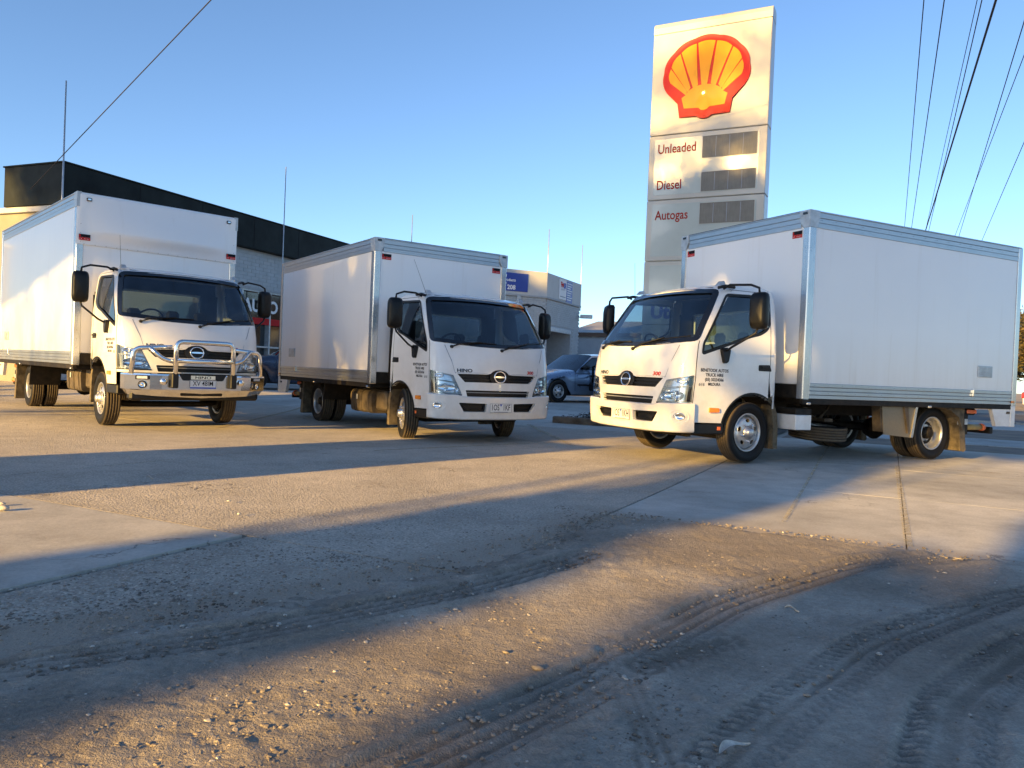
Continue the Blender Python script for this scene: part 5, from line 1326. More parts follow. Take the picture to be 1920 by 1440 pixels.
g = MB(); patch(g, [(5.7, 2.35), (9.95, 2.35), (9.95, 2.58), (5.7, 2.58)], [], WP, .185, 2); g.build('red_band', 'red_print', sw)
g = MB(); g.box(.25, WL, -9, -2.32, 4.60, 4.75, M=Wm); g.build('flat_roof', 'roof_iron', Lb)
# return wall and the cream wing at its left
Rm, RL = wallframe((C0[0]+per.x*14, C0[1]+per.y*14), C0)
g = MB(); g.box(2, 13.7, -3, -.15, 0, 4.78, M=Rm); g.build('side_wall', 'cream_render', Lb)
g = MB(); g.box(2, 13.72, -3.1, -.05, 4.78, 4.925, .01, M=Rm); g.build('side_coping', 'white_render', Lb)
# --- middle building: brick with white parapet and signs
Mb = empty('corner_building', (0, 0, 0), 0, label='white brick corner building with blue signboards on its white parapet', category='building')
P1 = (1.40, 34.61); P2 = (3.26, 38.65); P0 = (P1[0]-math.sin(R(66.2))*7, P1[1]-math.cos(R(66.2))*7)
F1, l1 = wallframe(P0, P1); F2, l2 = wallframe(P1, P2)
for Fm, l, nm in ((F1, 7, 'a'), (F2, l2, 'b')):
    g = MB(); g.box(0, l, -.25, .0, 4.44, 5.5, .0, M=Fm); g.build('parapet', 'white_render', Mb)
    g = MB(); g.box(-.02, l+.02, -.27, .03, 4.36, 4.438, .0, M=Fm); g.build('parapet_band', 'mortar', Mb)
g = MB(); g.box(0, 7, -5.5, -.06, 0, 4.36, M=F1); g.build('wall', 'mortar', Mb)
op = (.35, 3.35, 0, 3.15)
g = MB(); g.box(0.02, .35, -3, -.06, 0, 4.36, M=F2); g.box(3.35, l2, -3, -.06, 0, 4.36, M=F2); g.box(.35, 3.35, -3, -.06, 3.15, 4.36, M=F2); g.build('side_wall', 'mortar', Mb)
g = MB(); g.box(.35, 3.35, -3.2, -2.9, 0, 3.15, M=F2); g.build('opening_back', 'opening_dark', Mb)
g = MB(); g.box(.35, 3.35, -.22, -.02, 2.95, 3.15, .01, M=F2); g.build('opening_lintel', 'label_grey', Mb)
bricks(Mb, F1 @ TR(0, -.05, 0), 3.5, 7.0, 1.0, 4.35, .29, .09, limit=0)
bricks(Mb, F2 @ TR(0, -.05, 0), 0, l2, .9, 4.35, .29, .09, holes=[op], limit=0)
g = MB(); g.box(5.55, 5.72, -.03, .05, .0, 4.36, .0, M=F1); g.build('pier', 'painted_brick', Mb)
g = MB(); g.box(2.6, 6.05, .0, .03, 4.55, 5.34, .004, M=F1); s1 = g.build('signboard', 'sign_blue', Mb)
B1 = lambda a, z, off=0: tuple(F1 @ Vector((a, .03+off, z)))
g = MB(); text(g, 'Home of', .15, B1, 4.75, 5.19, .004, .02); text(g, 'Fire Response Products', .17, B1, 4.68, 5.02, .004, .025, sx=.95); text(g, 'First Aid Training Courses', .10, B1, 4.5, 4.88, .004, .008); text(g, '1300 886 208', .27, B1, 4.72, 4.70, .004, .03, sx=.98); g.build('sign_lettering', 'white_print', s1)
B2 = lambda a, z, off=0: tuple(F2 @ Vector((a, .03+off, z)))
g = MB(); g.box(1.45, 2.35, .0, .03, 4.50, 5.42, .004, M=F2); s2 = g.build('signboard', 'white_print', Mb)
g = MB(); text(g, 'F', .34, B2, 1.68, 5.16, .004, .05); g.lathe([(.001, .008), (.11, .006)], 16, 'y', (0, 0, 0)); 
n0 = len(g.v)-32
for i in range(n0, len(g.v)): v = g.v[i]; g.v[i] = B2(1.86+v[0], 5.16+v[2], v[1])
g.build('logo_red', 'red_print', s2)
g = MB(); text(g, 'SR', .34, B2, 2.13, 5.14, .004, .04, sx=.8); g.build('logo_blue', 'blue_print', s2)
g = MB(); patch(g, [(1.55, 4.60), (2.25, 4.60), (2.25, 4.64), (1.55, 4.64)], [], B2, .003, 1); g.build('sign_strip', 'grey_print', s2)
g = MB(); text(g, 'FIRE SAFETY', .10, B2, 1.92, 4.95, .004, .0); g.build('sign_small_print', 'grey_print', s2)
g = MB(); g.box(2.37, 3.15, .0, .032, 4.42, 5.42, .004, M=F2); s3 = g.build('signboard', 'sign_blue', Mb)
for k in range(8): g = MB(); patch(g, [(2.43, 5.28-k*.108), (3.09-.1*(k % 3), 5.28-k*.108), (3.09-.1*(k % 3), 5.33-k*.108), (2.43, 5.33-k*.108)], [], B2, .006, 1); g.build('sign_line', 'white_print', s3)
# floodlight on its corner
fl = empty('floodlight', tuple(F2 @ Vector((l2-.1, .1, 3.9))), 0, label='boxy floodlight sticking out from the corner of the brick building', category='light')
g = MB(); g.box(-.05, .55, -.12, .12, -.08, .10, .02); g.build('lamp_housing', 'label_grey', fl); g = MB(); g.tube([(0, 0, 0), (-.15, .05, -.1), (-.15, .1, -.25)], .02, 6); g.build('arm', 'label_grey', fl)
# --- grey shed and fences
Sh = empty('shed', (0, 0, 0), 0, label='low grey metal shed with a brown gutter beyond the brick building', category='shed')
S0 = (3.35, 41.5); S1 = (9.8, 38.4); Sm, sl = wallframe(S0, S1)
g = MB(); g.box(-.5, sl, -5, 0, 0, 3.05, M=Sm); g.build('wall', 'grey_colorbond', Sh)
g = MB(); g.box(-.6, sl+.1, .0, .12, 3.05, 3.28, .01, M=Sm); g.build('gutter', 'brown_trim', Sh)
g = MB(); g.add([tuple(Sm @ Vector(p)) for p in ((-.6, .12, 3.28), (sl+.1, .12, 3.28), (sl+.1, -5, 4.25), (-.6, -5, 4.25), (-.6, .12, 3.24), (sl+.1, .12, 3.24), (sl+.1, -5, 4.21), (-.6, -5, 4.21))], [(0, 1, 2, 3), (7, 6, 5, 4), (0, 4, 5, 1), (1, 5, 6, 2), (2, 6, 7, 3), (3, 7, 4, 0)]); g.build('roof', 'roof_iron', Sh)
def fence(name, A, B, n, h, w, mat, label, rails=(.3, .8), pt=False):
    M, L = wallframe(A, B); f = empty(name, (0, 0, 0), 0, label=label, category='fence'); me = None
    z0 = float(gz(*A))
    for i in range(n):
        g = MB()
        if me is None:
            if pt: g.prism([(-w/2, 0), (w/2, 0), (w/2, h-.08), (0, h), (-w/2, h-.08)], 'y', -.01, .01)
            else: g.box(-w/2, w/2, -.01, .01, 0, h, .003)
            o = g.build('paling', mat, f); me = o.data
        else: o = link('paling', me, f)
        o.matrix_local = M @ TR((i+.5)*L/n, 0, z0)
    for r in rails: g = MB(); g.box(0, L, -.05, -.012, z0+h*r-.03, z0+h*r+.03, .004, M=M); g.build('rail', mat, f)
fence('paling_fence', (3.2, 34.5), (8.0, 32.2), 36, 1.75, .12, 'white_render', 'white paling fence in front of the grey shed')
fence('picket_fence', (2.9, 31.6), (6.8, 29.7), 26, 1.15, .035, 'black_plastic', 'thin black steel picket fence before the white palings', pt=True)
# --- flag poles / bunting poles
for (x, y, zt_, r, lab) in ((-11.88, 20.30, 8.10, .035, 'thin steel pole rising above the corner of the black parapet'), (-8.40, 28.0, 8.04, .03, 'thin steel pole in front of the black parapet near the middle truck'),
                     (-4.45, 32.8, 7.46, .03, 'thin pale pole above the middle truck box'), (1.40, 34.72, 7.45, .03, 'thin pale pole on the corner of the white parapet'), (3.25, 38.75, 7.48, .03, 'rightmost thin pole, at the far end of the white parapet')):
    g = MB(); z0_ = 0 if zt_ > 8 or x < -4 else 4.2; g.tube([(x, y, z0_), (x, y, (z0_+zt_)/2), (x, y, zt_)], [r, r*.8, r*.5], 8)
    g.build('steel_pole', 'steel_pole', label=lab, category='pole')
# ------------------------------------------------------------------ price sign pylon
simple('sign_white', (.46, .445, .40), .4, 0, .05, 1.5, coat=.3); simple('sign_glassy', (.40, .45, .43), .2, 0, .06, 2, coat=.5); simple('shell_red', (.55, .010, .004), .45, 0, .03, 3, coat=.1, spec=.25); simple('shell_yellow', (.80, .33, .005), .45, 0, .04, 3, coat=.1, spec=.25)
simple('letter_red', (.33, .02, .012), .6, spec=.2)
def digit_mat():
    m, nt, b = newmat('price_flap'); v = coords(nt, (60, 60, 2)); n = noise(nt, v, 2, 4, .6); n2 = noise(nt, coords(nt), 6, 5, .6)
    c = mixc(nt, .5, ramp(nt, n, [(.3, (.13, .125, .11)), (.7, (.23, .22, .19))]), ramp(nt, n2, [(.3, (.09, .085, .07)), (.7, (.17, .16, .14))]))
    nt.links.new(c, b.inputs['Base Color']); b.inputs['Roughness'].default_value = .5; MT['price_flap'] = m
digit_mat()
def pylon():
    Lp = Vector((2.87, 17.52)); Rp = Vector((5.14, 16.36)); M, W = wallframe(Lp, Rp); H = 8.93; D = .46
    s = empty('price_sign', (0, 0, 0), 0, label='tall white fuel price sign tower with a red and yellow shell emblem', category='sign')
    P = lambda a, z, off=0: tuple(M @ Vector((a, off, z)))
    g = MB(); g.box(.05, W-.05, -D+.02, -.06, -.2, H-.12, M=M); g.build('sign_core', 'label_grey', s)
    # rounded top cap: profile in (y, z)
    prof = [(0, H-.26), (0, H-.12), (-.02, H-.05), (-.07, H-.01), (-.14, H), (-D+.1, H), (-D+.02, H-.03), (-D, H-.10), (-D, H-.26)]
    g = MB(); vs = [tuple(M @ Vector((x, y, z))) for x in (0, W) for y, z in prof]; k = len(prof)
    g.add(vs, [(i, i+1, k+i+1, k+i) for i in range(k-1)]+[tuple(range(k)), tuple(range(2*k-1, k-1, -1))], False); g.build('top_cap', 'sign_white', s)
    secs = [(6.42, H-.265, 'top'), (4.98, 6.405, 'two'), (3.62, 4.965, 'one'), (2.2, 3.605, 'blank'), (-.05, 2.185, 'foot')]
    for z0, z1, kd in secs:
        g = MB(); g.box(0, W, -D, 0, z0, z1, .012, M=M); pn = g.build('sign_panel', 'sign_white', s)
        if kd in ('two', 'one', 'blank'):
            g = MB(); lp = roundp([(.13, z0+.10), (W-.16, z0+.10), (W-.16, z1-.09), (.13, z1-.09)], .02, 2)
            patch(g, lp, [], P, .004, 3); wall(g, lp, P, 0, .004, .5); g.build('panel_insert', 'sign_glassy', pn)
        def flap(x0, x1, a, b):
            g = MB(); q = [(x0, a), (x1, a), (x1, b), (x0, b)]; patch(g, q, [], P, .007, 3); f = g.build('price_window', 'price_flap', pn)
            g = MB(); patch(g, inset(q, -.012), [q], P, .012, .5); wall(g, q, P, .005, .012, .5); g.build('window_rim', 'sign_white', f)
            g = MB()
            for i in range(1, 4): x = x0+(x1-x0)*i/4; g.add([P(x-.006, a+.02, .009), P(x+.006, a+.02, .009), P(x+.006, b-.02, .009), P(x-.006, b-.02, .009)], [(0, 1, 2, 3)])
            g.build('digit_joint', 'grey_print', f)
        if kd == 'two':
            flap(1.20, 2.35, 5.83, 6.30); flap(1.20, 2.35, 5.10, 5.52)
            for t, z in (('Unleaded', 6.09), ('Diesel', 5.29)): g = MB(); text(g, t, .29, P, .20, z, .008, .012, align='LEFT', sx=.78); g.build('sign_lettering', 'letter_red', pn)
        if kd == 'one':
            flap(1.20, 2.35, 4.40, 4.85); g = MB(); text(g, 'Autogas', .29, P, .20, 4.62, .008, .012, align='LEFT', sx=.78); g.build('sign_lettering', 'letter_red', pn)
        if kd == 'blank':
            g = MB(); text(g, 'Ute', .40, P, .50, 2.47, .008, .05, sx=1.0); g.build('sign_lettering', 'sign_blue', pn)
        if kd == 'top':
            cx, cz = 1.205, 7.50; S = .865
            # the scallop: outer red body with moulded depth
            def shell_outline(k, lobes):
                pts = []
                for i in range(0, 101):
                    t = -27+234*i/100; r = 1.0
                    if lobes: ph = (t+27)/234*7; r = 1.0+.022*abs(math.sin(math.pi*ph))
                    pts.append((math.cos(R(t))*.98*r*k, math.sin(R(t))*.93*r*k+.20))
                return pts
            o = [(a, b) for a, b in shell_outline(1, True)]
            o += [(-.62, -.52), (-.575, -.86), (-.18, -.875), (-.10, -.93), (0, -.95), (.10, -.93), (.18, -.875), (.575, -.86), (.62, -.52)]
            O = [(cx+a*S*1.10, cz+(b)*S*1.0) for a, b in o]
            def dome(a, z, off=0):
                r2 = ((a-cx)/(1.08*S))**2+((z-cz)/(1.05*S))**2; return P(a, z, .03+.085*max(0, 1-r2)+off)
            g = MB(); patch(g, O, [], dome, 0, .045); wall(g, O, P, 0, .03, .05); em = g.build('shell_emblem', 'shell_red', pn)
            # seven yellow rays fanning from the hinge, and the base
            for i in range(7):
                t0 = -15+i*30.0+1.3; t1 = t0+27.4; tm = (t0+t1)/2; hx, hz = 0, -.42
                def edge(t, k, w):
                    d = (math.cos(R(t)), math.sin(R(t))); return d
                r0, r1 = .36, None
                pts = []
                for k in range(7):
                    t = t0+(t1-t0)*k/6; x, z = math.cos(R(t))*.83, math.sin(R(t))*.77+.21; bul = 1.0+.02*math.sin(math.pi*k/6); pts.append((x*bul, .20+(z-.20)*bul))
                # inner point region near the hinge
                bm_ = (math.cos(R(tm))*.40, -.30+math.sin(R(tm))*.16)
                dxp = .028; per_ = (-math.sin(R(tm)), math.cos(R(tm)))
                wi = .062
                ray = pts+[(bm_[0]+per_[0]*wi, bm_[1]+per_[1]*wi), (bm_[0]-per_[0]*wi, bm_[1]-per_[1]*wi)]
                Q = [(cx+a*S*1.10, cz+b*S) for a, b in ray]
                g = MB(); patch(g, Q, [], dome, .008, .05); wall(g, Q, dome, 0, .008, .05); g.build('shell_rib', 'shell_yellow', em)
            base = [(-.52, -.40), (-.46, -.66), (-.12, -.685), (-.07, -.74), (0, -.755), (.07, -.74), (.12, -.685), (.46, -.66), (.52, -.40), (.42, -.34), (.37, -.25), (.22, -.16), (0, -.12), (-.22, -.16), (-.37, -.25), (-.42, -.34)]
            Q = [(cx+a*S*1.10, cz+b*S) for a, b in base]; g = MB(); patch(g, Q, [], dome, .0085, .05); wall(g, Q, dome, 0, .0085, .05); g.build('shell_base', 'shell_yellow', em)
    # side seams
pylon()
# ------------------------------------------------------------------ overhead wires
simple('cable', (.02, .02, .03), .6)
def wire(pA, pB, r, sag, lab, n=28, name='overhead_wire', rep='power wires overhead at the right'):
    A = Vector(pA); B = Vector(pB); g = MB(); L = (B-A).length
    g.tube([A+(B-A)*i/n-Vector((0, 0, 4*sag*(i/n)*(1-i/n))) for i in range(n+1)], r, 5); o = g.build(name, 'cable', label=lab, category='wire')
    if rep: o['group'] = rep
def wire_dir(d1, d2, h, r, lab):
    """two sight directions on the wire (dy=1) and its height give the line"""
    t1 = (h-CAM_H)/d1[2]; t2 = (h-CAM_H)/d2[2]; A = Vector((d1[0]*t1, d1[1]*t1, h)); B = Vector((d2[0]*t2, d2[1]*t2, h)); t = (B-A).normalized()
    wire(A-t*26, B+t*(96-(B-Vector((0, 0, 0))).length), r, .0, lab)
wire_dir((.506, 1, .497), (.495, 1, .206), 8.2, .011, 'leftmost of the overhead wires at the right')
wire_dir((.532, 1, .498), (.504, 1, .205), 8.2, .012, 'second overhead wire from the left above the right truck')
wire_dir((.574, 1, .500), (.522, 1, .203), 8.2, .008, 'thin wire just left of its near twin, right of the pair of single wires')
wire_dir((.580, 1, .500), (.526, 1, .202), 8.2, .011, 'middle wire of the close group above the right truck')
wire_dir((.598, 1, .501), (.522, 1, .203), 7.6, .022, 'thickest overhead wire, a bundle, at the right')
wire_dir((.635, 1, .474), (.565, 1, .197), 8.0, .011, 'upper of the two crossing wires at the right edge')
wire_dir((.637, 1, .431), (.560, 1, .198), 7.6, .009, 'lower of the two crossing wires at the right edge')
wire_dir((.643, 1, .322), (.595, 1, .194), 7.4, .010, 'rightmost of the overhead wires, lowest in the sky')
pp = empty('power_pole', (47.5, 83.2, 0), -SA, label='wooden power pole far down the street carrying the overhead wires', category='pole')
g = MB(); g.tube([(0, 0, -.3), (0, 0, 9.4)], [.17, .12], 10); g.build('pole', 'edge_timber', pp)
for z in (8.1, 7.45): g = MB(); g.box(-2.6, 2.6, -.06, .06, z-.08, z+.06, .01); g.build('cross_arm', 'edge_timber', pp)
E_ = Vector((-13.0, 20.72, 5.32)); S_ = Vector((-.407*14, 1.006*14, 1+.462*14)); wire(E_, S_+(S_-E_)*1.2, .011, 0, 'single service wire running up from the black parapet at the left', rep=None)
# ------------------------------------------------------------------ trees
def foliage_mat(name, c1, c2, c3):
    m, nt, b = newmat(name); oi = nt.nodes.new('ShaderNodeNewGeometry'); n = noise(nt, oi.outputs['Position'], .9, 3, .6)
    rnd = oi.outputs['Random Per Island']; c = ramp(nt, rnd, [(0, c1), (.5, c2), (1, c3)]); c = mixc(nt, .5, c, ramp(nt, n, [(.3, c1), (.7, c3)])); nt.links.new(c, b.inputs['Base Color'])
    b.inputs['Roughness'].default_value = .6
    ts = nt.nodes.new('ShaderNodeBsdfTranslucent'); nt.links.new(c, ts.inputs[0]); mx = nt.nodes.new('ShaderNodeMixShader'); mx.inputs[0].default_value = .3; out = nt.nodes['Material Output']
    nt.links.new(b.outputs[0], mx.inputs[1]); nt.links.new(ts.outputs[0], mx.inputs[2]); nt.links.new(mx.outputs[0], out.inputs[0]); MT[name] = m
foliage_mat('gum_leaves', (.045, .06, .03), (.08, .085, .045), (.13, .11, .06)); foliage_mat('amber_leaves', (.11, .075, .025), (.17, .11, .03), (.10, .10, .04)); simple('bark', (.12, .095, .075), .9, 0, .4, 3, .6, c2=(.24, .2, .17), bscale=14)
def tree(x, y, h, clear, spread, seed, mat, label, n=5200, cat='tree', leaf_=.16, trunk_r=.25, lean=0, dens=1.):
    rr = random.Random(seed); t = empty('tree', (x, y, 0), 0, label=label, category=cat)
    g = MB(); tip = Vector((lean, 0, clear+(h-clear)*.55)); pts = [Vector((0, 0, -.2)), Vector((lean*.2, .05, clear*.5)), Vector((lean*.5, -.05, clear)), tip]
    g.tube(pts, [trunk_r*1.15, trunk_r*.85, trunk_r*.65, trunk_r*.2], 9); ends = []
    for k in range(9):
        a = 6.28*k/9+rr.uniform(-.3, .3); s = pts[2]*(.75+.0*k)+Vector((0, 0, clear*.12+rr.random()*(h-clear)*.25)); e = Vector((math.cos(a)*spread*rr.uniform(.45, .8), math.sin(a)*spread*rr.uniform(.45, .8), clear+(h-clear)*rr.uniform(.25, .85)))
        g.tube([s, (s+e)/2+Vector((0, 0, .3)), e], [trunk_r*.32, trunk_r*.2, trunk_r*.06], 5); ends.append(e)
    g.build('trunk', 'bark', t)
    cl = []
    for e in ends: cl.append((e, spread*rr.uniform(.28, .45)))
    for k in range(12):
        a = rr.uniform(0, 6.28); q = rr.uniform(0, .75)*spread; cl.append((Vector((math.cos(a)*q, math.sin(a)*q, clear+(h-clear)*rr.uniform(.12, .92))), spread*rr.uniform(.22, .4)))
    g = MB(); vs = []; fs = []
    for i in range(int(n*dens)):
        c, r_ = rr.choice(cl); d = Vector((rr.gauss(0, 1), rr.gauss(0, 1), rr.gauss(0, .75))); d = d.normalized()*r_*rr.random()**.45; p = c+d
        if p.z < clear*.92: p.z = clear*.92+rr.random()*.4
        a = Vector((rr.gauss(0, 1), rr.gauss(0, 1), rr.gauss(0, 1))).normalized(); b = a.orthogonal().normalized(); l = leaf_*rr.uniform(.6, 1.4); w = l*.45; o = len(vs)
        vs += [p-a*l, p+b*w, p+a*l, p-b*w]; fs.append((o, o+1, o+2, o+3))
    g.add(vs, fs); g.build('crown', mat, t, fix=False)
    return t
tree(37.2, 53.0, 7.6, 1.2, 3.6, 5, 'amber_leaves', 'tree with amber sunlit leaves at the right edge behind the truck', n=14000, leaf_=.15)
tree(43.5, 60.0, 8.5, 1.5, 4.2, 6, 'gum_leaves', 'darker gum tree farther right behind the amber tree', n=9000, leaf_=.2)
for k, (x, y, h_) in enumerate(((52, 78, 8.5), (33, 92, 9.5), (62, 84, 9), (22, 98, 8), (74, 70, 8.5))):
    tree(x, y, h_, 1.6, 4.0, 30+k, 'gum_leaves', ('gum tree beyond the road, right of the power pole', 'tall gum tree beyond the road, left of the power pole', 'round gum tree far across the road', 'gum tree at the far end of the street behind the price sign', 'gum tree farthest right across the road')[k], n=4500, leaf_=.26)
# ------------------------------------------------------------------ background cars
simple('silver_blue_paint', (.22, .30, .42), .28, .55, .06, 2, coat=1); simple('navy_paint', (.022, .035, .07), .25, .3, .06, 2, coat=1); simple('red_paint', (.35, .03, .03), .25, .2, .05, 2, coat=1); simple('ute_paint', (.16, .20, .26), .3, .4, .05, 2, coat=1)
simple('tail_red', (.5, .01, .01), .2, 0, .05, 3, coat=1)
def car(x, y, z, yaw, paint, label, cat='car', L=4.75, Wd=1.78, H=1.42, hood=.92, kind='sedan', group=None, wr=.32):
    root = empty('parked_car', (x, y, z), yaw, label=label, category=cat)
    if group: root['group'] = group
    h = Wd/2; xf = L*.5-.85; xr = -L*.5+.95
    # stations: x, z of body top (belt/bonnet), half width
    st = [(L/2, .62, h*.72), (L/2-.12, .70, h*.90), (L/2-.6, .80, h*.985), (L/2-1.25, hood, h), (L/2-1.6, hood+.03, h), (0, hood+.05, h), (-L/2+1.1, hood+.08, h), (-L/2+.45, hood+.06, h*.97), (-L/2+.06, hood-.02, h*.88), (-L/2, .70, h*.80)]
    if kind != 'sedan': st = [(a, b+.10 if a > 0 else b+.12, c) for a, b, c in st]
    xs = [s[0] for s in st][::-1]; zs = [s[1] for s in st][::-1]; ws = [s[2] for s in st][::-1]
    top = lambda q: float(np.interp(q, xs, zs)); wid = lambda q: float(np.interp(q, xs, ws))
    g = MB(); N = 44; vs = []; K = 0
    for i in range(N+1):
        q = -L/2+L*i/N; zt_ = top(q); w = wid(q); zb_ = .24
        arch = 0
        for ax in (xf, xr):
            if abs(q-ax) < wr+.05: arch = max(arch, math.sqrt(max(0, (wr+.05)**2-(q-ax)**2))+wr*.95)
        lo = max(zb_, arch) if arch else zb_
        sec = [(0, zt_+.03), (w*.55, zt_+.02), (w*.84, zt_-.01), (w*.95, zt_-.06), (w*.995, zt_-.16), (w, (zt_+lo)/2), (w*.985, lo+.04), (w*.95, lo)]
        full = [(-a, b) for a, b in sec[::-1]]+sec[1:]; K = len(full); vs += [(q, a, b) for a, b in full]
    fs = [(i*K+j, (i+1)*K+j, (i+1)*K+j+1, i*K+j+1) for i in range(N) for j in range(K-1)]+[tuple(range(K)), tuple(N*K+j for j in range(K-1, -1, -1))]
    g.add(vs, fs, True); body = g.build('body', paint, root)
    g = MB(); g.box(-L/2+.1, L/2-.15, -h+.14, h-.14, .2, .62); g.build('underbody', 'black_plastic', root)
    # greenhouse
    if kind == 'sedan': gh = [(L/2-1.45, hood-.02), (L/2-2.15, H-.03), (L/2-2.6, H), (-.45, H), (-L/2+1.55, H-.06), (-L/2+.85, hood+.05)]
    else: gh = [(L/2-1.35, hood+.05), (L/2-1.95, H-.03), (L/2-2.4, H), (-.6, H), (-L/2+.35, H-.04), (-L/2+.12, hood+.12)]
    bx = lambda zz: h*.965-(zz-hood)*.34*h/.9
    n = len(gh); vs = []
    for q, zz in gh: b = bx(zz); vs += [(q, -b, zz), (q, -b*.8, zz+.025), (q, 0, zz+.04), (q, b*.8, zz+.025), (q, b, zz)]
    fs = [(i*5+j, i*5+j+1, (i+1)*5+j+1, (i+1)*5+j) for i in range(1, n-2) for j in range(4)]
    g = MB(); g.add(vs, fs, True); g.build('car_roof', paint, body)
    g = MB(); g.add(vs[:10], [(j, j+1, 6+j, 5+j) for j in range(4)], True); g.build('windscreen', 'car_glass', root)
    g = MB(); g.add(vs[-10:], [(j, j+1, 6+j, 5+j) for j in range(4)], True); g.build('rear_screen', 'car_glass', root)
    for sg in (1, -1):
        Pm = lambda a, b, off=0: (a, sg*(bx(b)+off), b)
        outl = [(a, b) for a, b in gh]+[(-L/2+.85, hood-.05), (L/2-1.45, hood-.05)] if kind == 'sedan' else [(a, b) for a, b in gh]+[(-L/2+.12, hood-.02), (L/2-1.35, hood-.02)]
        mid = -.05
        A_ = roundp([(L/2-1.62, hood+.06), (L/2-2.15, H-.10), (mid+.08, H-.08), (mid+.03, hood+.06)], .04); B_ = roundp([(mid-.05, hood+.06), (mid-.02, H-.08), (gh[-2][0]+.12, H-.13), (gh[-1][0]+.42, hood+.09)], .05)
        g = MB(); patch(g, outl, [A_, B_], Pm, 0, .12); g.build('side_frame', paint, body)
        for q in (A_, B_): g = MB(); patch(g, q, [], Pm, -.01, .3); g.build('side_window', 'car_glass', root); g = MB(); patch(g, inset(q, -.018), [inset(q, .004)], Pm, .002, .3); g.build('window_trim', 'black_plastic', root)
        Bs = lambda a, b, off=0: (a, sg*(wid(a)+off), b)
        g = MB()
        for q in (L/2-1.42, mid, -L/2+1.25): strip(g, [(q, .34), (q+.02, hood-.02)], .010, Bs, .004, .1)
        g.build('door_gap', 'black_print', body)
        g = MB(); strip(g, [(L/2-1.5, .52), (-L/2+1.0, .52)], .05, Bs, .006, .2); g.build('rub_strip', 'black_plastic', body)
        for q in (mid+.20, mid-.95): g = MB(); g.box(q-.09, q+.09, sg*(h-.01), sg*(h+.025), hood-.13, hood-.10, .01); g.build('door_handle', 'black_plastic', body)
        g = MB(); g.box(L/2-1.85, L/2-1.68, sg*(h-.06), sg*(h+.17), hood+.05, hood+.18, .05); g.build('door_mirror', 'black_plastic', root)
        wheel(root, xf, sg*(h-.11), wr, wr, .195, 'front', sg); wheel(root, xr, sg*(h-.11), wr, wr, .195, 'front', sg)
        for q, w_, c_ in ((L/2-.17, .22, 'lamp_clear'), (-L/2+.04, .2, 'tail_red')):
            g = MB(); g.box(q-.06, q+.06, sg*(h*.62), sg*(h*.93), .58 if q > 0 else .70, .72 if q > 0 else (.88 if kind == 'sedan' else 1.15), .03); g.build('headlight' if q > 0 else 'tail_light', c_, root)
    g = MB(); g.box(L/2-.06, L/2+.035, -h*.82, h*.82, .30, .54, .05); g.box(-L/2-.03, -L/2+.08, -h*.84, h*.84, .32, .58, .05); g.build('bumper', paint, root)
    g = MB(); g.box(L/2-.02, L/2+.03, -.38, .38, .58, .68, .02); g.build('grille', 'black_plastic', root)
    g = MB()
    for yy in (-.38, .38): g.box(-.4, .15, yy-.25, yy+.25, .45, .70, .06); g.box(-.50, -.38, yy-.24, yy+.24, .6, 1.18, .05)
    g.build('seats', 'seat_fabric', root)
    return root
def at_wheel(wx, wy, yaw, L, Wd, sg=1): # car centre so that its front wheel on side sg stands at (wx, wy)
    ox, oy = L*.5-.85, sg*(Wd/2-.11); c, s = math.cos(yaw), math.sin(yaw); return wx-(c*ox-s*oy), wy-(s*ox+c*oy)
yw = R(214); cx_, cy_ = at_wheel(1.30, 22.2, yw, 4.85, 1.82); car(cx_, cy_, .20, yw, 'silver_blue_paint', 'silver blue sedan parked between the middle and right trucks', L=4.85, Wd=1.82, group='cars parked behind the trucks')
yw = R(205); car(-6.6, 23.9, .19, yw, 'navy_paint', 'dark blue hatchback behind the left truck, beside the shop window', L=4.3, Wd=1.75, H=1.46, kind='hatch', group='cars parked behind the trucks')
yw = R(212); cx_, cy_ = 5.0, 23.4
ute = car(cx_, cy_, .14, yw, 'ute_paint', 'four wheel drive with a black bull bar, its nose beside the right truck', L=4.9, Wd=1.85, H=1.75, hood=1.05, kind='wagon', wr=.38, group='cars parked behind the trucks', cat='car')
g = MB()
def bt(pts, r=.035):
    g = MB(); g.tube(pts, r, 8); return g.build('bull_bar_tube', 'black_plastic', ute)
bt([(2.55, -.85, .45), (2.62, -.80, 1.12), (2.66, -.5, 1.18), (2.66, .5, 1.18), (2.62, .80, 1.12), (2.55, .85, .45)]); bt([(2.66, -.8, .85), (2.68, 0, .85), (2.66, .8, .85)]); bt([(2.64, -.35, .5), (2.70, -.35, 1.18)]); bt([(2.64, .35, .5), (2.70, .35, 1.18)])
g = MB(); g.box(2.45, 2.68, -.92, .92, .42, .66, .04); g.build('bull_bar_base', 'black_plastic', ute)
car(41.2, 60.0, -.06, R(38), 'white_paint', 'white wagon with red tail lights driving away at the right edge', L=4.6, Wd=1.85, H=1.65, kind='wagon', cat='car')
